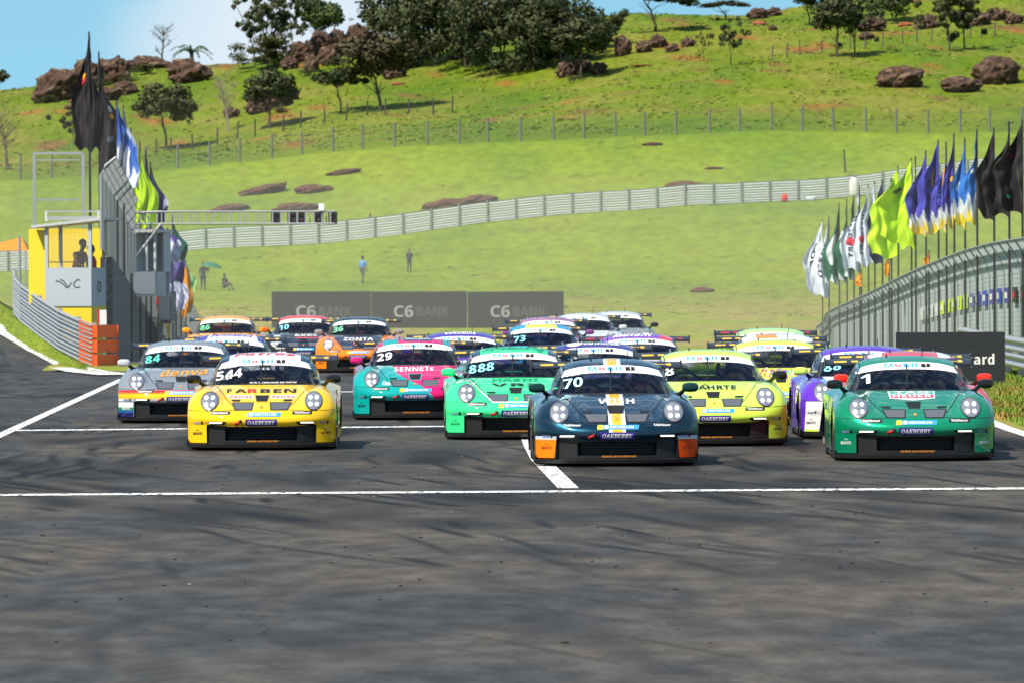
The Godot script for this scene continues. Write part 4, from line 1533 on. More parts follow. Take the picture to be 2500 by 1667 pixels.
func bars_panel(a: Vector3, b: Vector3, low: float, high: float, step: float, thick: float, m: Material, parent: Node, called: String) -> MeshInstance3D:
	# a bay of welded wire between two posts
	var s := Soup.new()
	var l := a.distance_to(b)
	var nv := maxi(2, int(l / step)); var nh := maxi(2, int((high - low) / step))
	for i in nv + 1:
		var p := a.lerp(b, float(i) / nv)
		s.bar(p + Vector3.UP * low, p + Vector3.UP * high, thick, thick)
	for i in nh + 1:
		var y := lerpf(low, high, float(i) / nh)
		s.bar(a + Vector3.UP * y, b + Vector3.UP * y, thick, thick)
	var o := part(parent, called, s.mesh(), m)
	return o

func beam_rail(pts: Array, y: float, h: float, side: float) -> ArrayMesh:
	# W profile guardrail swept along pts
	var prof := [Vector2(0, -.5), Vector2(.055, -.36), Vector2(.06, -.22), Vector2(.0, -.07), Vector2(.0, .07), Vector2(.06, .22), Vector2(.055, .36), Vector2(0, .5)]
	var P := []
	for i in pts.size():
		var d: Vector3 = (pts[mini(i + 1, pts.size() - 1)] - pts[maxi(i - 1, 0)])
		d.y = 0
		var o := d.normalized().cross(Vector3.UP) * side
		var row := []
		for q in prof: row.append(pts[i] + o * q.x + Vector3.UP * (y + q.y * h))
		P.append(row)
	return grid(P, side < 0)

func make_pit_wall() -> void:
	var concrete := mat("concrete", lin(.26, .26, .25), 0.9)
	concrete.albedo_texture = speckle("concrete_grain", 6, 0.02, 0.55, 1.0)
	concrete.uv1_triplanar = true; concrete.uv1_world_triplanar = true; concrete.uv1_scale = Vector3(0.5, 0.5, 0.5)
	var steel := mat("galvanised", lin(.36, .38, .39), 0.45, 0.35)
	var fence_wire := mat("fence_wire", lin(.30, .33, .33), 0.5, 0.3)
	var pale := mat("pale_grey_panel", lin(.40, .46, .50), 0.6)
	var yellow := mat("yellow_panel", lin(.80, .58, .012), 0.55)
	var dark := mat("dark_opening", lin(.01, .01, .011), 0.8)
	# the wall, a block per 4 m
	var wall := thing("pit_wall", "long grey concrete pit wall topped with a wire fence", "wall", Vector3.ZERO)
	for i in 24:
		var d0 := 196.5 + i * 4.0; var d1 := d0 + 3.97
		var a := wall_line(d0); var b := wall_line(d1)
		var s := Soup.new()
		var la := a.y - (land(a.x, d0) - 0.3); var lb := b.y - (land(b.x, d1) - 0.3)
		la = maxf(la, 1.2); lb = maxf(lb, 1.2)
		var w := Vector3(-0.32, 0, 0)
		var p := [a, b, b + w, a + w, a - Vector3(0, la, 0), b - Vector3(0, lb, 0), b + w - Vector3(0, lb, 0), a + w - Vector3(0, la, 0)]
		s.quad(p[0], p[1], p[5], p[4]); s.quad(p[3], p[7], p[6], p[2]); s.quad(p[0], p[3], p[2], p[1]); s.quad(p[0], p[4], p[7], p[3]); s.quad(p[1], p[2], p[6], p[5])
		part(wall, "wall_block", s.mesh(), concrete)
	for i in 32:
		var d0 := 193.0 + i * 3.0
		var a := wall_line(d0) + Vector3(-.16, 0, 0); var b := wall_line(d0 + 3.0) + Vector3(-.16, 0, 0)
		part(wall, "fence_post", tube_mesh([a, a + Vector3(0, 1.95, 0), a + Vector3(.12, 2.2, 0), a + Vector3(.4, 2.42, 0)], .045, .04, 8), steel)
		bars_panel(a, b, 0.05, 1.95, 0.10, 0.018, fence_wire, wall, "fence_mesh")
		var s := Soup.new()
		for k in 5:
			var q := k / 4.0
			var o := Vector3(lerpf(0, .4, q), lerpf(1.95, 2.42, q), 0)
			s.bar(a + o, b + o, .014, .014)
		for k in 26: s.bar(a.lerp(b, k / 25.0) + Vector3(0, 1.95, 0), a.lerp(b, k / 25.0) + Vector3(.4, 2.42, 0), .012, .012)
		part(wall, "fence_overhang", s.mesh(), fence_wire)
	# marshal post beside the end of the wall
	var bp := at_depth(167, 895, 195)
	bp.y = 0.0
	var post := thing("marshal_post", "pale grey and yellow marshal booth with slanting flat roof and wire front", "booth", bp, deg_to_rad(-12))
	var W := 1.27; var D := 1.5
	part(post, "base_panel", box_mesh(Vector3(W - .02, 1.36, D), Vector3(0, .67, -D / 2)), yellow)
	part(post, "back_panel", box_mesh(Vector3(2.2, 3.42, .06), Vector3(-.78, 1.71, -2.9)), yellow)
	var fp := part(post, "front_panel", box_mesh(Vector3(W, 1.02, .06), Vector3(0, 1.86, 0)), pale)
	var on_panel := func(x, y, l): return Vector3(x, y, .031 + l)
	var inkm := mat("panel_ink", lin(.03, .05, .08), 0.6)
	var logo := Soup.new()
	for st in [[Vector2(-.34, 2.02), Vector2(-.22, 2.0), Vector2(-.12, 1.92), Vector2(-.05, 1.84), Vector2(.02, 1.86), Vector2(.09, 1.98)], [Vector2(-.22, 2.06), Vector2(-.12, 2.02), Vector2(-.06, 1.92), Vector2(.0, 1.88)],
			[Vector2(.34, 2.03), Vector2(.26, 2.06), Vector2(.17, 1.98), Vector2(.15, 1.90), Vector2(.22, 1.84), Vector2(.33, 1.86)]]:
		logo.add(ribbon(st, .03, on_panel, .004))
	part(fp, "emblem", logo.mesh(), inkm)
	part(post, "side_panel", box_mesh(Vector3(.06, 1.02, D - .08), Vector3(W / 2 - .03, 1.858, -D / 2 - .01)), pale)
	var on_side := func(x, y, l): return Vector3(W / 2 + l, y, -D / 2 - x)
	part(post, "lettering", lettering("0", on_side, 0.0, 1.86, .30, .40, 0, 0, .006), inkm)
	part(post, "yellow_board", box_mesh(Vector3(.50, 1.95, .05), Vector3(-.90, 2.40, -.25)), yellow)
	for x in [-W / 2 + .04, W / 2 - .04]:
		for z in [-.02, -D + .1]: part(post, "corner_post", box_mesh(Vector3(.09, 1.18 if z > -1 else 1.3, .09), Vector3(x, 2.95, z)), pale)
	var roof := Soup.new()
	roof.box(Vector3(.02, 3.56, -D / 2), Vector3(1.98, .07, D + .35), Basis(Vector3(0, 0, 1), 0.10))
	part(post, "roof", roof.mesh(), mat("roof_sheet", lin(.46, .48, .48), 0.6))
	bars_panel(Vector3(-W / 2, 0, 0.0), Vector3(W / 2, 0, 0.0), 2.38, 3.5, .065, .006, fence_wire, post, "wire_front")
	part(post, "hand_rail", box_mesh(Vector3(W, .03, .03), Vector3(0, 2.52, -.06)), dark)
	for x in [-.62, .82]: part(post, "rail_post", box_mesh(Vector3(.07, .28, .07), Vector3(x, 3.74, -.1)), mat("roof_sheet"))
	part(post, "rail", box_mesh(Vector3(1.5, .05, .05), Vector3(.1, 3.86, -.1)), steel)
	part(post, "rail", box_mesh(Vector3(1.5, .10, .05), Vector3(.1, 3.68, -.1)), steel)
	# tall frame behind the booth
	var fb := at_depth(85, 895, 200)
	fb.y = 0.0
	var frame := thing("steel_frame", "empty grey steel goal frame standing behind the yellow booth", "frame", fb)
	for x in [0.0, 1.33]: part(frame, "upright", box_mesh(Vector3(.08, 5.45, .08), Vector3(x, 2.725, 0)), steel)
	part(frame, "crossbar", box_mesh(Vector3(1.36, .07, .08), Vector3(.64, 5.48, 0)), steel)
	part(frame, "crossbar", box_mesh(Vector3(1.2, .04, .05), Vector3(.64, 5.3, 0)), steel)
	part(frame, "crossbar", box_mesh(Vector3(1.2, .05, .05), Vector3(.64, 4.22, 0)), steel)
	# guardrail with orange end in front of the booth
	var line := [at_depth(228, 897, 177.5), at_depth(190, 880, 181), at_depth(145, 857, 186.5), at_depth(95, 822, 193), at_depth(52, 788, 200), at_depth(36, 768, 206), at_depth(34, 745, 216)]
	var rail := thing("guardrail", "grey steel guardrail of stacked beams with orange end in front of the booth", "guardrail", Vector3.ZERO)
	for k in 5: part(rail, "beam", beam_rail(line, .11 + .205 * k, .20, -1.0), steel)
	for i in line.size():
		part(rail, "post", box_mesh(Vector3(.12, 1.25, .12), line[i] + Vector3(.0, .45, -.14)), steel)
	var orange := mat("orange_panel", lin(.80, .10, .008), 0.5)
	for k in 3:
		var plate := Soup.new()
		plate.bar(line[0] + Vector3(.02, .17 + .345 * k, .14), line[0].lerp(line[1], .85) + Vector3(0, .17 + .345 * k, .14), .07, .31)
		part(rail, "orange_end", plate.mesh(), orange)
		plate = Soup.new()
		plate.bar(line[0] + Vector3(.06, .17 + .345 * k, .15), line[0] + Vector3(.50, .17 + .345 * k, -.75), .06, .30)
		plate.bar(line[0] + Vector3(.53, .17 + .345 * k, -.70), line[0] + Vector3(.40, .17 + .345 * k, -1.6), .05, .28)
		part(rail, "orange_end", plate.mesh(), orange)
	# grassy bank the guardrail stands on
	var E := pit_edge()
	var I := [at_depth(-420, 640, 262), at_depth(-160, 690, 236), at_depth(-60, 722, 222), at_depth(20, 768, 208), at_depth(52, 788, 200), at_depth(145, 857, 187), at_depth(226, 896, 179.5), at_depth(288, 912, 178)]
	var P := []; var C := []
	for k in 15:
		var f := k / 14.0 * 7.0
		var i := mini(int(f), 6)
		var e: Vector3 = E[i].lerp(E[i + 1], f - i)
		var n: Vector3 = I[i].lerp(I[i + 1], f - i)
		var row := []; var c := []
		for j in 12:
			var q := j / 8.0
			var p := e.lerp(n, minf(q, 1.0))
			p.y = lerpf(e.y, n.y, smoothstep(0, 1, minf(q, 1.0))) + .015
			if q > 1.0: p += Vector3(-.15, .02, -4.0) * (q - 1.0) * 8.0
			if j == 11: p.y -= 5.0
			row.append(p)
			c.append(Color(.17, .27, .018).lerp(Color(.25, .31, .03), clampf(.4 + noise_a.get_noise_2d(p.x * .7, p.z * .2) * 1.5, 0, 1)))
		P.append(row); C.append(c)
	var bank := structure("grass_bank", "mown grass bank between the pit exit and the guardrail", grid(P, true, null, C), mat("grass_ground"))
	var g := RandomNumberGenerator.new()
	g.seed = 31
	var T := []; var TC := []
	for k in 9000:
		var i := g.randi_range(0, 13); var j := g.randi_range(0, 8)
		var p: Vector3 = P[i][j].lerp(P[i + 1][j], g.randf()).lerp(P[i][j + 1].lerp(P[i + 1][j + 1], g.randf()), g.randf())
		var s := g.randf_range(.03, .06)
		T.append(Transform3D(Basis().rotated(Vector3.UP, g.randf() * TAU).scaled(Vector3(s * 1.4, s, s * 1.4)), p - Vector3(0, .02, 0)))
		TC.append(Color(.17, .28, .018).lerp(Color(.30, .34, .04), g.randf()))
	scatter("grass", "short green grass on the bank below the guardrail", T, TC, tuft_mesh(9, 3))
	# second post hung on the wall
	var p2 := at_depth(353, 724, 214)
	var hut := thing("marshal_post", "small grey hut with dark openings hung high on the pit wall", "booth", p2, deg_to_rad(-14))
	part(hut, "floor_panel", box_mesh(Vector3(.66, .05, 1.0), Vector3(0, .03, -.5)), pale)
	part(hut, "front_panel", box_mesh(Vector3(.64, .66, .05), Vector3(0, .39, 0)), pale)
	part(hut, "side_panel", box_mesh(Vector3(.05, .66, .94), Vector3(.32, .385, -.5)), pale)
	part(hut, "back_panel", box_mesh(Vector3(.62, 1.8, .05), Vector3(0, .95, -1.45)), pale)
	part(hut, "rear_side_panel", box_mesh(Vector3(.05, 1.14, 1.2), Vector3(-.32, 1.28, -.8)), pale)
	part(hut, "rear_side_panel", box_mesh(Vector3(.05, 1.14, .7), Vector3(.33, 1.28, -1.1)), pale)
	for x in [-.3, .06, .31]: part(hut, "corner_post", box_mesh(Vector3(.07, 1.1, .07), Vector3(x, 1.26, 0)), pale)
	part(hut, "roof", box_mesh(Vector3(.82, .08, 1.8), Vector3(0, 1.90, -.65)), mat("roof_sheet"))
	var p3 := at_depth(402, 786, 226)
	var cab := thing("control_cabinet", "blue grey steel cabinet on a bracket along the pit wall", "cabinet", p3, deg_to_rad(-14))
	part(cab, "body", box_mesh(Vector3(.42, .92, .5), Vector3(0, .48, -.25)), mat("cabinet_grey", lin(.10, .13, .17), 0.5))
	part(cab, "door", box_mesh(Vector3(.36, .84, .02), Vector3(0, .48, .012)), mat("cabinet_door", lin(.13, .16, .20), 0.5))
	part(cab, "bracket", box_mesh(Vector3(.9, .08, .3), Vector3(-.3, -.02, -.25)), steel)
	part(cab, "step_block", box_mesh(Vector3(.6, 1.5, .5), Vector3(-.55, -.6, -.3)), concrete)
	# signal gantry
	var a := at_depth(312, 532, 207); var b := at_depth(816, 532, 207)
	b.y = a.y - 0.02
	var gy := thing("signal_gantry", "grey lattice gantry reaching out over the track from the pit wall", "gantry", Vector3.ZERO)
	var top := Vector3(0, .17, 0)
	for z in [0.0, -.3]:
		for v in [top, -top]: part(gy, "chord", tube_mesh([a + v + Vector3(0, 0, z), b + v + Vector3(0, 0, z)], .028, .028, 6), steel)
	for i in 25:
		var p := a.lerp(b, (i + .5) / 25.0)
		part(gy, "rung", box_mesh(Vector3(.045, .34, .03), p), steel)
		if i % 2: part(gy, "rung", box_mesh(Vector3(.035, .34, .03), p + Vector3(.11, 0, -.3)), steel)
	part(gy, "brace", tube_mesh([a.lerp(b, .16) - top, at_depth(326, 634, 207)], .05, .05, 6), steel)
	part(gy, "brace", tube_mesh([a.lerp(b, .16) + top, at_depth(322, 520, 207)], .04, .04, 6), steel)
	part(gy, "mount", box_mesh(Vector3(.3, 1.9, .12), at_depth(318, 585, 207)), steel)
	for u in [672, 712, 736, 778, 812]:
		var q := at_depth(u, 532, 207.15)
		var o := part(gy, "signal_head", box_mesh(Vector3(.25, .34, .14), q), dark)
		for y in [-.08, .08]: part(o, "lens", ellipsoid(q + Vector3(0, y, .08), Vector3(.05, .05, .02), 1.0, 10, 6), mat("unlit_lens", lin(.05, .006, .006), .2))
	part(gy, "camera_pod", box_mesh(Vector3(.16, .2, .16), at_depth(784, 506, 207)), flat_mat(lin(.8, .8, .8)))
	# a green extinguisher sign and white board near the guardrail
	var sg := thing("small_board", "small white, red and green board on the booth foot", "sign", at_depth(249, 790, 180))
	part(sg, "panel", box_mesh(Vector3(.2, .36, .03), Vector3(0, .15, 0)), flat_mat(lin(.75, .75, .75)))
	part(sg, "red_edge", box_mesh(Vector3(.05, .34, .03), Vector3(-.1, .16, .01)), flat_mat(lin(.55, .02, .03)))
	part(sg, "leg", box_mesh(Vector3(.04, 1.0, .04), Vector3(.04, -.5, -.02)), flat_mat(lin(.05, .35, .25)))
	# orange canopy beyond the bank
	var tp := at_depth(18, 612, 232)
	var tent := thing("canopy_tent", "orange peaked canopy tent beyond the grass bank", "tent", tp)
	var tm := Soup.new()
	var pk := Vector3(.35, .42, -1.2)
	for q in [[Vector3(-1.2, 0, 0), Vector3(.62, 0, 0)], [Vector3(.62, 0, 0), Vector3(.62, 0, -2.4)], [Vector3(.62, 0, -2.4), Vector3(-1.2, 0, -2.4)], [Vector3(-1.2, 0, -2.4), Vector3(-1.2, 0, 0)]]:
		tm.tri(q[0], q[1], pk)
	part(tent, "canopy", tm.mesh(), mat("orange_cloth", lin(.80, .22, .01), .8))
	for q in [Vector3(-1.15, 0, 0), Vector3(.55, 0, 0), Vector3(.55, 0, -2.3)]: part(tent, "pole", tube_mesh([q, q - Vector3(0, 4.5, 0)], .025, .025, 6), steel)
	var mp := at_depth(46, 576, 205)
	part(thing("thin_post", "thin pale post at the far end of the guardrail", "post", Vector3(mp.x, mp.y - 2.6, mp.z)), "shaft", tube_mesh([Vector3.ZERO, Vector3(0, 2.6, 0)], .04, .04, 8), steel)

# ---------------------------------------------------------------- catch fence on the other side, with boards
const FENCE_KEYS := [[1990.0, 345.0, 800.0], [2010.0, 325.0, 783.0], [2020.0, 305.0, 762.0], [2070.0, 275.0, 738.0], [2126.0, 250.0, 712.0], [2232.0, 214.0, 660.0], [2338.0, 190.0, 617.0], [2413.0, 176.0, 595.0], [2500.0, 163.0, 580.0], [2620.0, 148.0, 560.0]]

func fence_u(d: float) -> float:
	var k := []
	for i in range(FENCE_KEYS.size() - 1, -1, -1): k.append([FENCE_KEYS[i][1], FENCE_KEYS[i][0]])
	return curve_at(k, d)

func fence_top(d: float) -> Vector3:
	var k := []
	for i in range(FENCE_KEYS.size() - 1, -1, -1): k.append([FENCE_KEYS[i][1], FENCE_KEYS[i][2]])
	return at_depth(fence_u(d), curve_at(k, d), d)

func make_catch_fence() -> void:
	var steel := mat("fence_green_steel", lin(.16, .20, .205), 0.5, 0.3)
	var wire := mat("fence_mesh_wire", lin(.36, .41, .41), 0.6, 0.1)
	var o := thing("catch_fence", "tall bowed grey wire catch fence along the verge with small panels", "fence")
	var d := 148.0
	var k := 0
	var tint := [lin(.015, .015, .018), lin(.015, .015, .018), lin(.015, .015, .018), lin(.015, .015, .018), lin(.04, .04, .30), lin(.03, .05, .36), lin(.05, .05, .34), lin(.04, .06, .40), lin(.05, .08, .40), lin(.12, .14, .30), lin(.55, .72, .03), lin(.55, .72, .03), lin(.55, .72, .03), lin(.55, .72, .03), lin(.55, .72, .03), lin(.6, .64, .66), lin(.6, .64, .66), lin(.6, .64, .66), lin(.55, .6, .62)]
	while d < 343.0:
		var t := fence_top(d); var n := fence_top(d + 3.0)
		var H := 3.0
		var foot := t - Vector3(-.35, H, 0); var foot2 := n - Vector3(-.35, H, 0)
		var shape := [foot - Vector3(0, .4, 0), foot + Vector3(0, H - .75, 0), foot + Vector3(-.08, H - .4, 0), foot + Vector3(-.35, H, 0)]
		part(o, "post", tube_mesh(shape, .04, .032, 8), steel)
		bars_panel(foot, foot2, .05, H - .75, .11, .016, wire, o, "mesh_panel")
		var s := Soup.new()
		for q in [0.0, .35, .7, 1.0]:
			var e := Vector3(lerpf(0, -.35, q * q), lerpf(H - .75, H, q), 0)
			s.bar(foot + e, foot2 + e, .02, .02)
		for q in 22:
			var w := foot.lerp(foot2, q / 22.0)
			s.bar(w + Vector3(0, H - .75, 0), w + Vector3(-.12, H - .3, 0), .012, .012)
			s.bar(w + Vector3(-.12, H - .3, 0), w + Vector3(-.35, H, 0), .012, .012)
		part(o, "overhang", s.mesh(), wire)
		if k >= 4 and k - 4 < tint.size():
			var pm := Soup.new()
			var dir := (foot2 - foot)
			var a := foot + dir * .12 + Vector3(-.06, 1.75, 0); var b := foot + dir * .88 + Vector3(-.06, 1.75, 0)
			pm.bar((a + b) * .5 - dir * .24, (a + b) * .5 + dir * .24, .03, .36)
			var ap := part(o, "advert_panel", pm.mesh(), flat_mat(tint[k - 4]))
			var mk := Soup.new()
			mk.bar((a + b) * .5 - dir * .12 + Vector3(-.02, 0, 0), (a + b) * .5 + dir * .12 + Vector3(-.02, 0, 0), .02, .15)
			part(ap, "print", mk.mesh(), flat_mat(lin(.62, .02, .02) if k < 8 else lin(.7, .7, .6)))
		d += 3.0
		k += 1
	# guardrail at its foot
	var g := thing("guardrail", "low two beam guardrail along the foot of the catch fence", "guardrail")
	var pts := []
	d = 136.0
	while d < 176:
		var p := fence_top(maxf(d, 148.0))
		if d < 148: p = fence_top(148.0) + (fence_top(148.0) - fence_top(160.0)) / 12.0 * (148.0 - d)
		p.y = land(p.x, d)
		p += Vector3(-.9, 0, 0)
		pts.append(p)
		d += 4.0
	for y in [.38, .70]: part(g, "beam", beam_rail(pts, y, .30, -1.0), mat("galvanised"))
	for p in pts: part(g, "post", box_mesh(Vector3(.12, .9, .12), p + Vector3(.1, .4, 0)), mat("galvanised"))
	# black board on the verge
	var bb := at_depth(2322, 942, 143)
	bb.y = -.02
	var board := thing("advert_board", "upright black advertising board with white lettering on the verge", "board", bb)
	part(board, "panel", box_mesh(Vector3(2.12, 1.02, .06), Vector3(0, .53, 0)), mat("board_black", lin(.012, .015, .02), .6))
	part(board, "lettering", lettering("mastercard", func(x, y, l): return Vector3(x, y, .03 + l), .14, .52, .19, 1.42, 0, 0, .004), flat_mat(lin(.75, .75, .75)))
	for x in [-.9, .9]: part(board, "foot", box_mesh(Vector3(.08, .06, .6), Vector3(x, .02, -.1)), mat("board_black"))
	# three boards at the foot of the slope
	for i in 3:
		var c := at_depth([784, 1023, 1259][i], 712, 400)
		var w: float = [244, 235, 236][i] / 45.0
		var bo := thing("advert_board", ["wide charcoal board at the pit wall end of the row of three", "middle charcoal board of the row of three below the hill", "wide charcoal board at the catch fence end of the row of three"][i], "board", c - Vector3(0, 2.2, 0), 0.0, "charcoal boards at the foot of the hill")
		part(bo, "panel", box_mesh(Vector3(w - .03, 2.2, .1), Vector3(0, 1.1, 0)), mat("board_charcoal", lin(.013, .015, .017), .7))
		part(bo, "lettering", lettering("C6", func(x, y, l): return Vector3(x, y, .05 + l), -.85, 1.12, .62, 1.05, 0, 0, .006), flat_mat(lin(.30, .32, .32)))
		part(bo, "lettering", lettering("BANK", func(x, y, l): return Vector3(x, y, .05 + l), .75, 1.12, .50, 1.75, 0, 0, .006), flat_mat(lin(.08, .085, .085)))
		for x in [-w * .4, w * .4]: part(bo, "stay", box_mesh(Vector3(.08, 2.0, .08), Vector3(x, .8, -.12)), mat("galvanised"))

# ---------------------------------------------------------------- flags
func flag(u: float, v_top: float, v_low: float, wide_px: float, d: float, tones: Array, label: String, group: String, seed_: int, side := -1.0, marks := [], foot := -999.0) -> void:
	# u: pole; the limp cloth hangs to one side of it from v_top down to v_low
	var g := RandomNumberGenerator.new()
	g.seed = seed_ * 17 + 3
	var top := at_depth(u, v_top, d)
	var k := F / d
	var high := (v_low - v_top) / k
	var wide := wide_px / k * 1.6
	var base := land(top.x, d) if foot < -900.0 else foot
	var o := thing("flag", label, "flag", Vector3(top.x, base, top.z), 0.0, group)
	var H := top.y - base
	part(o, "pole", tube_mesh([Vector3.ZERO, Vector3(0, H + .06, 0)], .035, .022, 8), mat("flag_pole", lin(.03, .03, .032), .4))
	var folds := g.randf_range(1.6, 2.6)
	var ph := g.randf() * TAU
	var slack := g.randf_range(.02, .16)
	var sway := g.randf_range(-.16, .06)
	wide *= g.randf_range(.85, 1.2)
	var at := func(s: float, t: float) -> Vector3:
		var w := wide * (0.14 + 0.86 * smoothstep(0.0, 0.55, t + .08 * sin(ph))) * (1.0 - .12 * smoothstep(.75, 1.0, t))
		var y := H - t * high * (1.0 - slack * s * (0.5 + .5 * sin(ph + 1.0)))- .10 * high * s * (1.0 - t) * 1.6
		var z := (0.12 + .12 * t) * wide * sin(s * TAU * folds * .5 + ph + t * 1.4) + .07 * wide * sin(t * 9.0 + s * 5.0 + ph) + .05 * wide * sin(s * 17.0 + t * 5.0 + ph * 3.0) + .03 * wide * sin(t * 23.0 - s * 9.0 + ph * 2.0)
		return Vector3(side * (s * w + wide * s * (.06 * sin(t * 6.0 + ph) + .05 * sin(t * 13.0 + ph * 2.0) + sway * t)), y + .025 * high * sin(s * 7.0 + ph) * t, z)
	var P := []; var C := []
	var NT := 36; var NS := 18
	for i in NT + 1:
		var row := []; var c := []
		for j in NS + 1:
			row.append(at.call(float(j) / NS, float(i) / NT))
			var t := float(i) / NT
			var tone: Color = tones[0][1]
			for q in tones:
				if t >= q[0] + .06 * sin(j * .8 + ph) * float(q[0] > 0.0): tone = q[1]
			c.append(tone)
		P.append(row); C.append(c)
	var m := vmat("flag_cloth", 0.75)
	m.backlight_enabled = true
	m.backlight = lin(.10, .10, .10)
	var cloth := part(o, "cloth", grid(P, side > 0, null, C), m)
	var on := func(x: float, y: float, l: float) -> Vector3:
		var s := clampf(x, 0, 1); var t := clampf(y, 0, 1)
		var p: Vector3 = at.call(s, t)
		var q: Vector3 = at.call(clampf(s + .02, 0, 1), t)
		var n := (q - p).cross(Vector3.UP)
		if n.z < 0: n = -n
		return p + (n.normalized() if n.length() > 1e-6 else Vector3.BACK) * (l + .004)
	for mk in marks:
		if mk[0] is String:
			# lettering that runs down the cloth
			var L := letters(mk[0])
			var v := PackedVector3Array(); var nn := PackedVector3Array()
			for p in L[0]:
				var x: float = p.x / L[1]
				v.append(on.call(mk[1] - side * p.y * mk[4] * .5, mk[2] + (x * mk[3]) , .012))
				nn.append(Vector3.BACK)
			part(cloth, "lettering", arrays(v, nn, PackedInt32Array()), flat_mat(mk[5], .7))
		else:
			part(cloth, "emblem", disc(mk[1], mk[2], mk[3], mk[4], on, .012), flat_mat(mk[5], .7))

func make_flags() -> void:
	var black := [[0.0, Color(.012, .010, .013)]]
	var blue := [[0.0, Color(.045, .045, .36)], [.80, Color(.55, .57, .60)], [.92, Color(.70, .52, .02)]]
	var blue2 := [[0.0, Color(.02, .14, .50)], [.72, Color(.60, .64, .68)], [.90, Color(.70, .55, .02)]]
	var lime := [[0.0, Color(.46, .72, .012)]]
	var navy := [[0.0, Color(.018, .018, .085)]]
	var white := [[0.0, Color(.62, .68, .80)]]
	var green := [[0.0, Color(.006, .10, .055)], [.97, Color(.6, .65, .7)]]
	var ink := lin(.03, .06, .35); var pale := lin(.7, .72, .75); var red := lin(.62, .02, .05)
	var gold := lin(.8, .35, .01)
	# along the catch fence: zoomed pixel columns of the photograph
	var put := func(zx: float, z0: float, z1: float, zw: float, tones: Array, label: String, group: String, n: int, marks := [], side := -1.0):
		var u := 1940.0 + zx * .37
		var d := 150.0
		while fence_u(d) > u and d < 343.0: d += 1.0
		var f := fence_top(minf(d, 342.0)).y - 3.0
		flag(u, 280.0 + z0 * .37, 280.0 + z1 * .37, zw * .37, minf(d, 342.0) + 2.0, tones, label, group, n, side, marks, f)
	var G := "flags behind the catch fence"
	put.call(1505, 50, 672, 115, black, "black flag with small red mark at the end of the row", G, 1, [[0, .5, .32, .09, .03, red], [0, .55, .82, .1, .025, lin(.05, .3, .25)]])
	put.call(1418, 60, 676, 98, black, "black flag with white script between two other black flags", G, 2, [["mastercard", .55, .62, .30, .22, pale]])
	put.call(1318, 100, 720, 78, black, "black flag standing next to the blue flag with yellow hem", G, 3, [[0, .5, .22, .08, .03, lin(.3, .3, .32)], [0, .25, .8, .08, .05, pale]])
	put.call(1206, 110, 716, 66, blue2, "bright blue flag with white and yellow hem beside the black flags", G, 4, [[0, .35, .4, .1, .03, pale]])
	put.call(1126, 168, 770, 62, blue2, "pale blue flag with deep white hem", G, 5, [[0, .5, .5, .2, .06, lin(.3, .45, .7)]])
	put.call(1054, 138, 740, 62, blue, "violet blue flag with yellow corner", "violet blue flags with white hems", 6, [["MICHELIN", .5, .52, .36, .4, lin(.35, .38, .55)], [0, .2, .45, .1, .03, gold]])
	for a in [[1003, 195, 775, 60, 7], [950, 178, 785, 92, 8], [868, 250, 815, 98, 9]]:
		put.call(a[0], a[1], a[2], a[3], blue, "violet blue flag with faint lettering and white hem", "violet blue flags with white hems", a[4], [["MICHELIN", .5, .55, .38, .45, lin(.32, .36, .55)], [0, .3, .35, .05, .12, gold]])
	put.call(800, 290, 880, 62, lime, "narrow lime flag against the violet blue flags", "lime flags", 10, [])
	put.call(772, 300, 872, 120, lime, "wide lime flag with dark folds", "lime flags", 11, [[0, .6, .3, .2, .04, lin(.05, .09, .01)]])
	put.call(684, 350, 945, 118, lime, "lime flag spread wide beside the navy flags", "lime flags", 12, [[0, .5, .25, .16, .03, lin(.05, .09, .01)]])
	put.call(640, 430, 950, 90, navy, "navy flag with white ring emblem", "navy flags", 13, [[0, .45, .55, .3, .09, pale], [0, .45, .55, .16, .05, lin(.02, .02, .08)], ["ARENA", .5, .78, .22, .5, pale]])
	put.call(580, 440, 1000, 60, navy, "narrow navy flag between the white flags and lime flags", "navy flags", 14, [[0, .4, .2, .3, .05, pale]])
	put.call(530, 455, 990, 50, white, "narrow white flag with blue print", "white flags with blue print", 15, [["BRANDS", .5, .55, .5, .5, ink], [0, .5, .62, .25, .05, red]])
	for a in [[488, 470, 1010, 60, 16], [430, 480, 1025, 66, 17]]:
		put.call(a[0], a[1], a[2], a[3], white, "white flag with blue print and red dot", "white flags with blue print", a[4], [["STUTTGART", .5, .5, .7, .5, ink], [0, .5, .64, .24, .05, red]])
	for a in [[392, 540, 1080, 66, 18], [346, 560, 1105, 62, 19], [296, 590, 1110, 70, 20]]:
		put.call(a[0], a[1], a[2], a[3], green, "dark green flag with white patch", "dark green flags", a[4], [[0, .5, .55, .25, .22, lin(.6, .68, .68)]])
	put.call(228, 675, 1200, 66, white, "white flag beside the dark green flags, printed in blue", "white flags at the far end of the fence", 21, [["PORTO", .5, .5, .5, .5, ink]])
	put.call(184, 700, 1205, 78, white, "broad white flag last in the row behind the fence", "white flags at the far end of the fence", 22, [["PORTO", .5, .55, .6, .45, ink]])
	# slim orange marshal pennants behind the fence
	for a in [[612, 930, 1070], [875, 910, 1000], [430, 1030, 1140]]:
		put.call(a[0] + 14, a[1], a[2], 26, [[0.0, Color(.75, .30, .01)]], "slim orange pennant behind the catch fence", "orange pennants", int(a[0]))
	# along the pit wall
	G = "flags behind the pit wall"
	var add := func(u: float, v0: float, v1: float, w: float, d: float, tones: Array, label: String, n: int, marks := [], side := -1.0):
		flag(u, v0, v1, w, d, tones, label, G, n, side, marks)
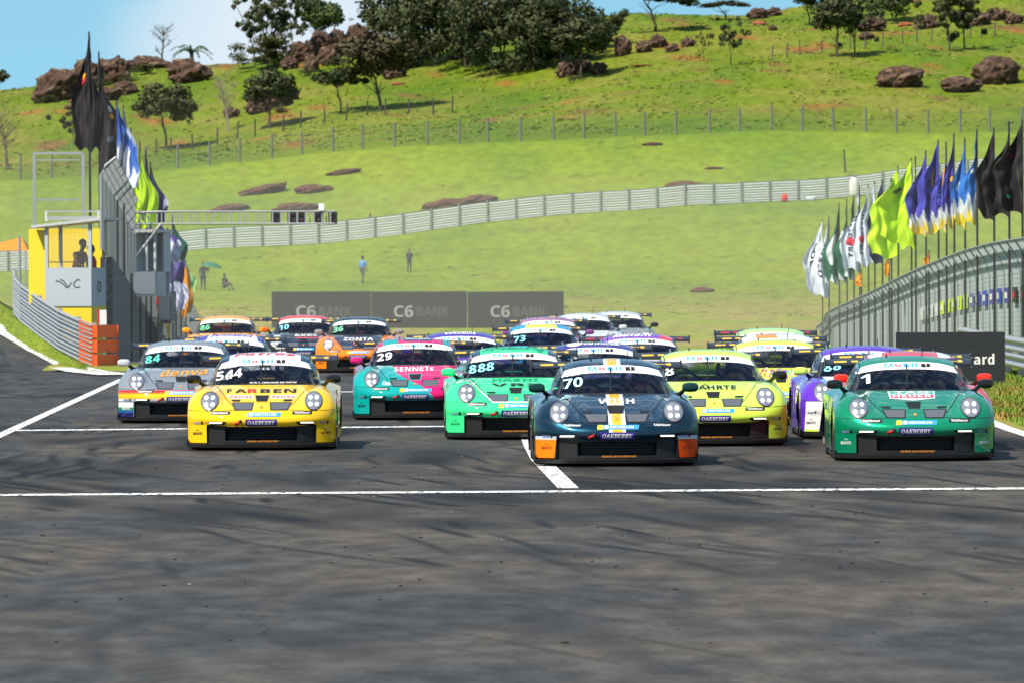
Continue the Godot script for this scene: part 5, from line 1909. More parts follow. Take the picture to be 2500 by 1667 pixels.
	add.call(216, 82, 372, 27, 201, black, "tall black flag with orange and red emblem, highest above the pit wall", 41, [[0, .4, .33, .12, .026, gold], [0, .4, .375, .12, .026, red]], -1.0)
	add.call(217, 92, 366, 18, 201.6, black, "narrow black flag sharing the tallest pole line over the pit wall", 42, [], 1.0)
	add.call(240, 131, 416, 36, 204, black, "black flag with pale script behind the tallest black flag", 43, [[0, .5, .44, .07, .035, lin(.35, .35, .4)], [0, .5, .51, .07, .025, gold], [0, .45, .72, .10, .03, lin(.08, .11, .16)]], 1.0)
	add.call(284, 250, 440, 22, 204, [[0.0, Color(.03, .12, .50)], [.55, Color(.62, .66, .75)]], "blue flag with white lower half behind the pit wall", 44, [], 1.0)
	add.call(300, 262, 470, 20, 207, [[0.0, Color(.45, .52, .65)], [.35, Color(.03, .12, .50)], [.75, Color(.6, .64, .7)]], "blue and white flag next to the lime flags over the pit wall", 45, [], 1.0)
	add.call(318, 318, 545, 30, 211, lime, "lime flag drooping over the pit wall fence, next to blue", 46, [[0, .4, .5, .06, .12, lin(.10, .18, .01)]], 1.0)
	add.call(340, 350, 555, 26, 215, lime, "pale lime flag between lime and navy over the pit wall", 47, [], 1.0)
	add.call(366, 400, 545, 30, 221, [[0.0, Color(.02, .022, .10)], [.5, Color(.4, .43, .6)], [.7, Color(.02, .022, .10)]], "navy flag with white band above the gantry", 48, [], 1.0)
	add.call(388, 515, 640, 28, 230, [[0.0, Color(.08, .05, .25)], [.55, Color(.5, .52, .72)]], "violet and white flag below the gantry", 49, [], 1.0)
	add.call(420, 530, 640, 20, 240, green, "dark green flag below the gantry tip", 50, [], 1.0)
	add.call(394, 620, 750, 30, 246, [[0.0, Color(.55, .58, .75)], [.3, Color(.02, .20, .07)], [.5, Color(.55, .58, .78)]], "white flag with green band low behind the pit wall", 51, [], 1.0)
	add.call(440, 600, 775, 18, 256, [[0.0, Color(.72, .28, .01)]], "orange flag last in the row behind the pit wall", 52, [], 1.0)
	add.call(452, 640, 715, 18, 262, [[0.0, Color(.25, .5, .2)]], "small pale green flag beside the orange flag", 53, [], 1.0)
	add.call(408, 560, 690, 22, 244, [[0.0, Color(.5, .52, .7)], [.5, Color(.07, .05, .25)]], "white over violet flag between the violet and green flags", 54, [], 1.0)
	add.call(428, 640, 760, 18, 252, [[0.0, Color(.55, .58, .72)]], "plain white flag beside the orange flag", 55, [], 1.0)
	add.call(354, 372, 548, 22, 218, navy, "dark navy flag between pale lime and white banded flags", 56, [], 1.0)

# ---------------------------------------------------------------- trees, rocks and fences on the hill
func px(a: float, b: float) -> Vector3:
	# a place on the land from coordinates of the 2352-wide view
	return on_land(a * 1.0629, b * 1.0629)

# crown of leaves in a unit box: width 1 (-0.5 .. 0.5), height 0 .. 1
func crown_mesh(kind: String, seed_: int, leaves: int, tone: Color) -> ArrayMesh:
	var key := "crown_%s_%d" % [kind, seed_]
	if meshes.has(key): return meshes[key]
	var g := RandomNumberGenerator.new()
	g.seed = seed_
	var clumps := []
	var n := 26
	var leaf := 0.027
	match kind:
		"round":
			for i in 34:
				var q := Vector3(g.randfn(0, 1), g.randfn(0, 1), g.randfn(0, 1)).normalized() * pow(g.randf(), .4)
				clumps.append([Vector3(q.x * .36, .70 + q.y * .22 - absf(q.x) * .06, q.z * .36), g.randf_range(.10, .16)])
		"flat":
			for i in 30:
				var a := g.randf() * TAU; var r := sqrt(g.randf()) * .40
				clumps.append([Vector3(cos(a) * r, .82 - r * .35 + g.randfn(0, .05), sin(a) * r), g.randf_range(.07, .13)])
		"tall":
			for i in 46: clumps.append([Vector3(g.randfn(0, .23), .68 + g.randfn(0, .19), g.randfn(0, .22)), g.randf_range(.035, .085)])
		"grove":
			leaf = .024
			for i in 44: clumps.append([Vector3(g.randf_range(-.42, .42), .52 + g.randfn(0, .20), g.randf_range(-.4, .4)), g.randf_range(.11, .2)])
		"bush":
			for i in 26: clumps.append([Vector3(g.randfn(0, .22), .45 + g.randfn(0, .16), g.randfn(0, .22)), g.randf_range(.12, .2)])
		"sparse":
			for i in 30: clumps.append([Vector3(g.randfn(0, .24), .66 + g.randfn(0, .16), g.randfn(0, .24)), g.randf_range(.05, .10)])
	var s := Soup.new()
	s.tinted = true
	for i in leaves:
		var c = clumps[g.randi() % clumps.size()]
		var dir := Vector3(g.randfn(0, 1), g.randfn(0, 1), g.randfn(0, 1)).normalized()
		var p: Vector3 = c[0] + dir * c[1] * pow(g.randf(), .45) * Vector3(1, .75, 1)
		var l := leaf * g.randf_range(.6, 1.4)
		var t := dir.lerp(Vector3(g.randfn(0, 1), g.randfn(0, 1), g.randfn(0, 1)), .6).normalized()
		var a := t.cross(Vector3(g.randfn(0, 1), g.randfn(0, 1), g.randfn(0, 1))).normalized() * l
		var b := t.cross(a).normalized() * l * .6
		var mixc := tone.lerp(Color(.10, .085, .025), g.randf() * .45)
		s.tint = mixc
		var nn := (dir + t * .5).normalized()
		s.tri(p - a, p + b, p + a, nn, nn, nn)
		s.tri(p - a, p + a, p - b, nn, nn, nn)
	meshes[key] = s.mesh()
	return meshes[key]

func trunk_mesh(kind: String, seed_: int, stems: int) -> ArrayMesh:
	var key := "trunk_%s_%d_%d" % [kind, seed_, stems]
	if meshes.has(key): return meshes[key]
	var g := RandomNumberGenerator.new()
	g.seed = seed_ + 100
	var s := Soup.new()
	var bare := kind == "bare"
	var top := .62 if kind in ["round", "flat", "grove", "bush"] else .78
	for k in stems:
		var o := Vector3(g.randf_range(-.06, .06), 0, g.randf_range(-.06, .06)) * (stems - 1)
		var lean := Vector3(g.randf_range(-.10, .10), 0, g.randf_range(-.10, .10)) * (1.0 + .5 * stems)
		var pts := []
		for i in 7:
			var f := i / 6.0
			pts.append(o + lean * f * f + Vector3(g.randfn(0, .006), f * top, g.randfn(0, .006)))
		pts[0].y = -.03
		var r := .022 if stems == 1 else .014
		s.tube(pts, r, r * .4, 7)
		var nb := 16 if bare else 8
		for i in nb:
			var f := g.randf_range(.35, 1.0)
			var p: Vector3 = pts[int(f * 6)]
			var a := g.randf() * TAU
			var len := g.randf_range(.16, .36) * (1.0 if not bare else .9)
			var e := p + Vector3(cos(a) * len * .8, len * g.randf_range(.4, 1.0), sin(a) * len * .8)
			var m := p.lerp(e, .5) + Vector3(0, .02, 0)
			s.tube([p, m, e], r * .4, r * .12, 5)
			if bare:
				for q in 5:
					var b2 := e.lerp(m, g.randf() * .8)
					s.tube([b2, b2 + Vector3(g.randfn(0, .06), g.randf_range(.03, .14), g.randfn(0, .06))], r * .16, r * .06, 4)
	meshes[key] = s.mesh()
	return meshes[key]

func tree(x: float, base: float, top: float, wide: float, kind: String, label: String, group := "", seed_ := 1, stems := 1, tone := Color(.028, .060, .014), leaves := 4200, bark := Color(.07, .055, .04)) -> void:
	var p := px(x, base)
	var k := F / -p.z
	var h := (base - top) * 1.0629 / k
	var w := wide * 1.0629 / k
	var t := thing("tree", label, "tree", p, 0.0, group)
	t.rotation.y = seed_ * 1.7
	var b := part(t, "trunk", trunk_mesh(kind, seed_ % 5, stems), mat("bark_%s" % bark.to_html(false), Color(bark).linear_to_srgb(), .9))
	var spread := maxf(w, h * .5) * (1.35 if kind == "bare" else .9)
	b.scale = Vector3(spread, h * (1.05 if kind == "bare" else 1.0), spread)
	if kind != "bare":
		var mt := vmat("leaves", .8)
		mt.backlight_enabled = true
		mt.backlight = lin(.06, .075, .015)
		var c := part(t, "crown", crown_mesh(kind, seed_ % 4 + int(tone.g * 1000) * 10, leaves, tone), mt)
		c.scale = Vector3(w * 1.14, h * 1.03, w * 1.14)

func rock_mesh(seed_: int, rough := .28, flat := 1.0) -> ArrayMesh:
	var key := "rock_%d_%d" % [seed_, int(rough * 100)]
	if meshes.has(key): return meshes[key]
	var n := FastNoiseLite.new()
	n.seed = seed_
	n.frequency = .9
	n.fractal_octaves = 4
	var P := []; var C := []
	for i in 29:
		var b := -PI / 2 + PI * i / 28
		var row := []; var c := []
		for j in 49:
			var a := TAU * (j % 48) / 48
			var d := Vector3(cos(b) * cos(a), sin(b), cos(b) * sin(a))
			var r := 1.0 + rough * 1.6 * n.get_noise_3dv(d * 1.3) + rough * .55 * n.get_noise_3dv(d * 4.5) + rough * .25 * n.get_noise_3dv(d * 11.0)
			r = lerpf(r, snappedf(r, .14), .65)
			row.append(d * r * .5)
			var k := n.get_noise_3dv(d * 3.0 + Vector3(9, 2, 1))
			var col := Color(.06, .032, .022).lerp(Color(.15, .075, .045), clampf(.5 + k * 1.6, 0, 1))
			col = col.lerp(Color(.30, .20, .13), smoothstep(.2, .4, n.get_noise_3dv(d * 2.0 - Vector3(4, 4, 8))))
			c.append(col)
		P.append(row); C.append(c)
	meshes[key] = grid(P, false, null, C)
	return meshes[key]

func rock(x: float, y: float, w: float, h: float, label: String, group: String, seed_: int, tilt := 0.0, rough := .28, called := "boulder", m: Material = null) -> void:
	# x, y: middle of its foot
	var p := px(x, y)
	var k := F / -p.z
	var ww := w * 1.0629 / k; var hh := h * 1.0629 / k
	var t := thing(called, label, called.replace("_", " "), p, 0.0, group)
	var o := part(t, "stone" if called == "boulder" else "heap", rock_mesh(seed_ % 7, rough), m if m else rock_material())
	o.scale = Vector3(ww, hh * 1.25, ww * .8) * (.86 if called == "boulder" else 1.0) * (Vector3.ONE if called == "boulder" else Vector3(1.0, .7, 1.0))
	o.rotation = Vector3(0, 0, tilt)
	o.position = Vector3(0, hh * (.36 if called == "boulder" else .12), 0)

func rock_material() -> StandardMaterial3D:
	if mats.has("weathered_rock"): return mats["weathered_rock"]
	var m := vmat("weathered_rock", .92)
	m.albedo_texture = speckle("rock_grain", 14, .03, .55, 1.0)
	m.uv1_triplanar = true
	m.uv1_world_triplanar = true
	m.uv1_scale = Vector3(.35, .35, .35)
	return m

func post_fence(called: String, label: String, us: Array, d_of: float, px_y: Array, high: float, m: Material, tilt := .03) -> void:
	# posts stand at the given columns on the key row of the land at that depth
	var f := thing(called, label, "fence")
	var g := RandomNumberGenerator.new()
	g.seed = int(d_of)
	var tops := []
	for u in us:
		var q := at_depth(u, 400, d_of)
		var p := Vector3(q.x, land(q.x, d_of) - .15, -d_of)
		var e := p + Vector3(g.randfn(0, tilt), high * g.randf_range(.93, 1.05) + .15, g.randfn(0, tilt))
		part(f, "post", tube_mesh([p, e], .125 * high / 2.2, .115 * high / 2.2, 6), m)
		tops.append([p, e])
	var s := Soup.new()
	for i in tops.size() - 1:
		for q in [.35, .6, .85]:
			s.bar(tops[i][0].lerp(tops[i][1], q), tops[i + 1][0].lerp(tops[i + 1][1], q), .012, .012)
	part(f, "wire", s.mesh(), mat("old_wire", lin(.16, .15, .14), .6, .3))

func make_hill_things() -> void:
	# far guardrail along the lower slope
	var steel := mat("far_galvanised", lin(.44, .48, .48), .55, .15)
	var rail := thing("guardrail", "long pale steel guardrail climbing across the mown slope", "guardrail")
	var pts := []; var u := -260.0
	while u < 2900.0:
		var q := at_depth(u, 500, 580)
		pts.append(Vector3(q.x, land(q.x, 580), -580.0))
		u += 34.5
	for q in 4: part(rail, "beam", beam_rail(pts, .26 + .40 * q, .36, -1.0), steel)
	for i in range(0, pts.size(), 2): part(rail, "post", box_mesh(Vector3(.11, 1.95, .12), pts[i] + Vector3(0, .8, .09)), mat("far_post", lin(.20, .23, .23), .6))
	var us := []
	u = 48.0
	var g := RandomNumberGenerator.new()
	g.seed = 4
	while u < 2560.0:
		us.append(u + g.randfn(0, 3)); u += 76.5
	post_fence("field_fence", "row of tall pale grey posts with wire across the middle of the hill", us, 650.0, [], 2.15, mat("grey_post", lin(.13, .14, .12), .9), .04)
	us = []
	u = 372.0
	while u < 1150.0:
		us.append(u + g.randfn(0, 8)); u += 52.0
	post_fence("field_fence", "old dark wooden posts under the trees along the grassy track", us, 738.0, [], 1.7, mat("dark_post", lin(.055, .045, .035), .95), .07)
	us = []
	u = 1880.0
	while u < 2480.0:
		us.append(u + g.randfn(0, 9)); u += 40.0
	post_fence("field_fence", "short weathered posts beneath the trees on the upper pasture", us, 752.0, [], 1.5, mat("brown_post", lin(.10, .085, .065), .95), .07)
	part(thing("lone_post", "single leaning dark post on the lawn above the guardrail", "post", px(1943, 398)), "shaft", tube_mesh([Vector3(0, -.2, 0), Vector3(-.12, 1.9, 0)], .09, .07, 6), mat("dark_post"))

	# trees: x, foot, top, width in the 2352-wide view
	var olive := Color(.062, .072, .018); var dark := Color(.030, .050, .014); var fresh := Color(.040, .085, .014); var brown := Color(.055, .048, .02)
	tree(-4, 212, 160, 60, "round", "dark round tree crown at the edge of the ridge", "", 1, 1, dark)
	tree(18, 388, 225, 120, "bare", "leafless grey brown tree near the end of the grey posts", "", 2, 2, dark, 0, Color(.14, .11, .08))
	tree(168, 335, 250, 66, "sparse", "small dark ragged tree behind the black flags", "", 3, 1, dark)
	tree(380, 345, 190, 158, "round", "full round tree by itself beside the grassy track", "", 2, 1, olive)
	tree(372, 135, 22, 100, "bare", "thin leafless tree standing on the ridge boulders", "", 4, 1, dark, 0, Color(.09, .075, .06))
	tree(522, 305, 152, 92, "bare", "pale grey leafless tree between two leafy trees", "", 1, 2, dark, 0, Color(.28, .24, .19))
	tree(598, 152, -20, 150, "tall", "tall airy gum tree with several slim stems on the ridge", "", 3, 4, Color(.05, .068, .024), 2600)
	tree(650, 140, -45, 120, "tall", "slim gum tree with bare lower stem behind the airy one", "", 2, 3, Color(.05, .066, .024), 2000)
	tree(614, 158, 76, 128, "bush", "low rounded bush at the foot of the gum trees", "", 1, 1, olive)
	tree(672, 112, -40, 80, "tall", "single stemmed tall tree with a high crown", "", 1, 1, Color(.03, .05, .018), 1600)
	tree(735, 104, -30, 120, "round", "bright green ridge tree next to the dark boulders", "", 3, 2, fresh, 5000)
	tree(855, 62, -6, 66, "sparse", "wispy bent tree against the sky", "", 2, 1, Color(.06, .065, .03), 1200)
	tree(620, 296, 155, 158, "round", "spreading dark tree in front of a rock pile", "", 0, 1, dark)
	tree(782, 262, 150, 130, "flat", "slender flat crowned tree leaning over the slope", "", 2, 1, Color(.03, .05, .014))
	tree(873, 258, 76, 210, "round", "broad brownish tree standing before the grove", "", 1, 1, brown, 5000)
	var gr := "trees of the dense grove"
	for a in [[930, 152, -40, 190, 1], [1005, 148, -60, 190, 2], [1075, 160, -50, 200, 3], [1150, 165, -60, 210, 0], [1225, 158, -40, 190, 1], [1295, 150, -10, 190, 2]]:
		tree(a[0], a[1], a[2], a[3], "grove", "dense dark evergreen tree in the grove on the ridge", gr, a[4], 2, dark, 6500)
	tree(1185, 130, 20, 110, "round", "lighter green tree inside the dark grove", "", 2, 1, fresh, 5000)
	tree(1336, 182, 36, 178, "round", "low wide tree at the downhill end of the grove", "", 0, 1, dark, 5000)
	tree(1390, 112, 12, 90, "bush", "dark bush closing the grove at its open side", "", 3, 1, dark)
	tree(1506, 72, -40, 196, "flat", "wide spreading tree with thick trunk alone on the ridge", "", 1, 1, Color(.026, .048, .014), 5000)
	tree(1668, 44, 0, 132, "flat", "flat topped tree low on the skyline", "", 3, 1, Color(.035, .042, .018), 2600)
	tree(1617, 142, 72, 34, "sparse", "tiny upright sapling on the open pasture", "", 1, 1, dark, 600)
	tree(1679, 152, 44, 78, "sparse", "young slender tree beside the sapling", "", 2, 1, dark, 1500)
	tree(1925, 132, -18, 150, "round", "dark leaning tree above the short posts", "", 0, 1, dark, 4400)
	tree(1962, 128, -30, 130, "tall", "dark tree with forked stem behind the leaning tree", "", 1, 2, dark, 5000)
	tree(1860, 60, -40, 110, "round", "dark tree at the upper edge of the pasture", "", 2, 1, dark, 4000)
	tree(2056, 52, -70, 130, "grove", "large shady tree beside the upper rock pile", "", 3, 2, dark, 4400)
	tree(2182, 118, -14, 118, "sparse", "open crowned tree near the three big boulders", "", 1, 1, olive, 4400)
	tree(2216, 112, -20, 110, "sparse", "second open crowned tree over the pasture posts", "", 3, 1, Color(.04, .055, .018), 4400)
	tree(140, 158, 145, 40, "bush", "small green bush on top of the great slanted rock", "", 1, 1, fresh, 1500)
	tree(205, 150, 108, 30, "sparse", "little shrub on the ridge behind the black flags", "", 2, 1, fresh, 500)
	for a in [[110, 236, 218, 50, 1], [165, 214, 186, 44, 2], [232, 206, 172, 46, 3], [285, 196, 168, 44, 0], [330, 172, 148, 50, 1], [405, 176, 150, 46, 2], [215, 250, 226, 56, 3], [700, 176, 150, 46, 0], [770, 160, 132, 40, 1], [640, 262, 240, 44, 2], [1320, 190, 168, 40, 3]]:
		tree(a[0], a[1], a[2], a[3], "bush", "low scrubby bush growing among the hillside rocks", "scrub among the hillside rocks", a[4], 1, olive, 1400)
	# palm on the ridge
	var pp := px(438, 140)
	var palm := thing("palm_tree", "small palm tree between ridge boulders", "palm tree", pp)
	palm.scale = Vector3.ONE * 1.7
	part(palm, "trunk", tube_mesh([Vector3(0, -.2, 0), Vector3(.05, 1.1, 0)], .16, .13, 8), mat("bark_palm", lin(.09, .07, .05), .9))
	for i in 13:
		var s := Soup.new()
		var a := TAU * i / 13.0 + .2
		var up := .5 + .5 * fmod(i * .618, 1.0)
		var prev := Vector3(.05, 1.1, 0)
		for q in 7:
			var f := (q + 1) / 7.0
			var nx := Vector3(.05, 1.1, 0) + Vector3(cos(a), 0, sin(a)) * f * 1.5 + Vector3.UP * (up * 1.9 * f - 1.5 * f * f)
			var w := Vector3(-sin(a), 0, cos(a)) * .20 * (1.0 - f * .7)
			s.tri(prev, prev + w - Vector3(0, .1, 0), nx); s.tri(prev, nx, prev - w - Vector3(0, .1, 0))
			s.bar(prev, nx, .03, .03)
			prev = nx
		part(palm, "frond", s.mesh(), mat("palm_leaf", lin(.035, .07, .02), .7))

	# boulders: x, foot, width, height
	rock(2198 * .9407, 202, 118, 52, "smooth brown boulder with a pointed top, first of three on the pasture", "", 1, .06)
	rock(2207, 212, 108, 36, "low flat boulder with pale top lying before the biggest boulder", "", 2, 0, .2)
	rock(2290, 192, 122, 68, "biggest rounded boulder with pale patch, last of three on the pasture", "", 3, 0, .22)
	var O := "boulders of the ridge outcrop"
	rock(128, 232, 134, 72, "great slanted brown rock of the ridge outcrop", "", 4, .42, .3)
	rock(200, 205, 76, 66, "dark upright rock beside the great slanted rock", "", 5, .1, .3)
	rock(262, 188, 84, 62, "angular brown rock right under the thin ridge shrub".replace("right under", "below"), "", 6, -.2, .34)
	for a in [[345, 150, 100, 36, 1], [430, 190, 110, 58, 2], [300, 165, 60, 28, 3], [240, 230, 70, 30, 4], [290, 218, 60, 32, 0], [180, 250, 70, 24, 6], [95, 235, 50, 20, 2]]:
		rock(a[0], a[1], a[2], a[3], "brown boulder among the ridge outcrop rocks", O, a[4], a[4] * .1 - .25, .3)
	var D := "dark boulders under the ridge trees"
	for a in [[735, 128, 62, 60, 3], [690, 142, 66, 44, 5], [770, 120, 60, 56, 6], [715, 168, 40, 46, 1], [665, 160, 44, 30, 0], [755, 150, 56, 44, 2], [820, 92, 70, 56, 4], [905, 180, 60, 34, 5]]:
		rock(a[0], a[1], a[2], a[3], "dark boulder piled beneath the ridge trees", D, a[4], .1, .3)
	rock(1430, 128, 46, 50, "reddish upright boulder at the end of the grove", "", 2, 0, .18)
	for a in [[1480, 122, 40, 28, 1], [1510, 112, 46, 30, 4], [1545, 120, 34, 20, 6], [1580, 108, 36, 22, 2], [1300, 178, 50, 32, 5], [1335, 170, 56, 34, 0], [1375, 172, 44, 28, 3], [640, 245, 60, 34, 4], [590, 262, 60, 36, 5], [668, 232, 40, 26, 1], [530, 270, 40, 24, 2],
			[1740, 44, 50, 26, 3], [1775, 38, 46, 22, 6], [2005, 72, 70, 34, 0], [1990, 92, 40, 18, 4], [2240, 60, 80, 34, 1], [2290, 48, 60, 30, 2], [2330, 55, 46, 22, 5], [1775, 72, 22, 13, 4], [2130, 68, 60, 36, 6]]:
		var where := "beside the reddish upright boulder"
		if a[0] < 1400 and a[0] > 1200: where = "at the downhill end of the grove"
		elif a[0] < 700: where = "behind the spreading dark tree"
		elif a[0] > 1700 and a[0] < 1800: where = "on the skyline by the flat topped tree"
		elif a[0] > 1900 and a[0] < 2200: where = "under the large shady tree"
		elif a[0] >= 2200: where = "above the biggest pasture boulder"
		rock(a[0], a[1], a[2], a[3], "pale brown stone in the rock pile " + where, "rock pile " + where, a[4], .1, .38)
	# loose red earth about the rocks
	var clay := mat("orange_clay", lin(.26, .085, .032), .95)
	for a in [[172, 236, 34, 12], [650, 258, 36, 12], [1745, 58, 34, 16], [1990, 66, 30, 14], [2080, 60, 32, 16], [1480, 152, 60, 6], [915, 196, 30, 10]]:
		rock(a[0], a[1], a[2], a[3], "patch of loose orange earth near the hillside rocks", "patches of orange earth", int(a[0]), 0.0, .25, "earth_heap", clay)
	# heaps of red earth on the lawn
	var soil := mat("red_soil", lin(.21, .085, .045), .95)
	soil.albedo_texture = speckle("soil_grain", 17, .04, .35, 1.0)
	soil.uv1_triplanar = true; soil.uv1_world_triplanar = true; soil.uv1_scale = Vector3(.4, .4, .4)
	var S := "heaps of red earth on the lawn"
	var heap_labels := ["long tilted reddish earth heap above the gantry", "dark oval earth heap beside the long tilted heap", "small earth heap highest up the lawn above the gantry", "earth heap behind the gantry close to the flags", "earth heap behind the gantry tip with its white pod", "lower half of the double earth heap above the long guardrail",
		"upper half of the double earth heap above the long guardrail", "dark earth heap touching the long guardrail", "small reddish heap just below the tall grey posts", "lone earth heap low on the slope above the lime cars", "thin strip of bare earth above the heap touching the guardrail"]
	var k := -1
	for a in [[597, 445, 120, 26, 1, .22], [717, 442, 86, 28, 2, .05], [790, 399, 78, 18, 3, .12], [525, 484, 88, 24, 4, .1], [680, 482, 104, 26, 5, .06], [1020, 478, 92, 34, 6, .1], [1098, 468, 92, 30, 0, .08], [1578, 434, 104, 30, 2, 0.0], [1500, 334, 46, 12, 3, 0.0], [1613, 672, 54, 20, 4, 0.0], [1640, 390, 40, 9, 5, 0.0]]:
		k += 1
		rock(a[0], a[1], a[2], a[3], heap_labels[k], S, a[4], a[5], .22, "earth_heap", soil)

# ---------------------------------------------------------------- people
# bones: [from, to, radius, radius, colour]; meshed as one smooth surface
func flesh(bones: Array, cell: float, blend := .03) -> ArrayMesh:
	var lo := Vector3.ONE * 1e9; var hi := -lo
	for b in bones:
		for e in [[b[0], b[2]], [b[1], b[3]]]:
			lo = lo.min(e[0] - Vector3.ONE * (e[1] + cell * 2)); hi = hi.max(e[0] + Vector3.ONE * (e[1] + cell * 2))
	var n := Vector3i(((hi - lo) / cell).ceil()) + Vector3i.ONE
	var f := PackedFloat32Array()
	f.resize(n.x * n.y * n.z)
	f.fill(1.0)
	for b in bones:
		var r: float = maxf(b[2], b[3]) + blend * 2 + cell * 2
		var a0: Vector3 = b[0]; var b0: Vector3 = b[1]
		var p0 := Vector3i(((a0.min(b0) - Vector3.ONE * r - lo) / cell).floor()).clamp(Vector3i.ZERO, n - Vector3i.ONE)
		var p1 := Vector3i(((a0.max(b0) + Vector3.ONE * r - lo) / cell).ceil()).clamp(Vector3i.ZERO, n - Vector3i.ONE)
		var ab := b0 - a0
		var l2 := maxf(ab.length_squared(), 1e-8)
		for z in range(p0.z, p1.z + 1):
			for y in range(p0.y, p1.y + 1):
				for x in range(p0.x, p1.x + 1):
					var p := lo + Vector3(x, y, z) * cell
					var t := clampf((p - a0).dot(ab) / l2, 0, 1)
					var d := p.distance_to(a0 + ab * t) - lerpf(b[2], b[3], t)
					var i := (z * n.y + y) * n.x + x
					var o := f[i]
					var h := maxf(blend - absf(o - d), 0.0) / blend
					f[i] = minf(o, d) - h * h * blend * .25
	var ids := PackedInt32Array()
	ids.resize(f.size())
	ids.fill(-1)
	var v := PackedVector3Array(); var nn := PackedVector3Array(); var cc := PackedColorArray(); var ix := PackedInt32Array()
	var sy := n.x; var sz := n.x * n.y
	for z in n.z - 1:
		for y in n.y - 1:
			for x in n.x - 1:
				var i := z * sz + y * sy + x
				var c := [f[i], f[i + 1], f[i + sy], f[i + sy + 1], f[i + sz], f[i + sz + 1], f[i + sz + sy], f[i + sz + sy + 1]]
				var neg := 0
				for q in c:
					if q < 0: neg += 1
				if neg == 0 or neg == 8: continue
				var sum := Vector3.ZERO; var k := 0
				for e in [[0, 1], [2, 3], [4, 5], [6, 7], [0, 2], [1, 3], [4, 6], [5, 7], [0, 4], [1, 5], [2, 6], [3, 7]]:
					var fa: float = c[e[0]]; var fb: float = c[e[1]]
					if (fa < 0) == (fb < 0): continue
					var t := fa / (fa - fb)
					var pa := Vector3(e[0] & 1, (e[0] >> 1) & 1, e[0] >> 2); var pb := Vector3(e[1] & 1, (e[1] >> 1) & 1, e[1] >> 2)
					sum += pa.lerp(pb, t); k += 1
				var p := lo + (Vector3(x, y, z) + sum / k) * cell
				ids[i] = v.size()
				v.append(p)
				nn.append(Vector3(c[1] + c[3] + c[5] + c[7] - c[0] - c[2] - c[4] - c[6], c[2] + c[3] + c[6] + c[7] - c[0] - c[1] - c[4] - c[5], c[4] + c[5] + c[6] + c[7] - c[0] - c[1] - c[2] - c[3]).normalized())
				var best := 1e9; var col := Color.WHITE
				for b in bones:
					var ab: Vector3 = b[1] - b[0]
					var t := clampf((p - b[0]).dot(ab) / maxf(ab.length_squared(), 1e-8), 0, 1)
					var d: float = p.distance_to(b[0] + ab * t) - lerpf(b[2], b[3], t)
					if d < best:
						best = d; col = b[4]
				cc.append(col)
	for z in range(1, n.z - 1):
		for y in range(1, n.y - 1):
			for x in range(1, n.x - 1):
				var i := z * sz + y * sy + x
				for e in [[1, sy, sz], [sy, sz, 1], [sz, 1, sy]]:
					var fa := f[i]; var fb := f[i + e[0]]
					if (fa < 0) == (fb < 0): continue
					var a := ids[i - e[1] - e[2]]; var b := ids[i - e[2]]; var c := ids[i]; var d := ids[i - e[1]]
					if fa < 0: ix.append_array([a, c, b, a, d, c])
					else: ix.append_array([a, b, c, a, c, d])
	return arrays(v, nn, ix, cc)

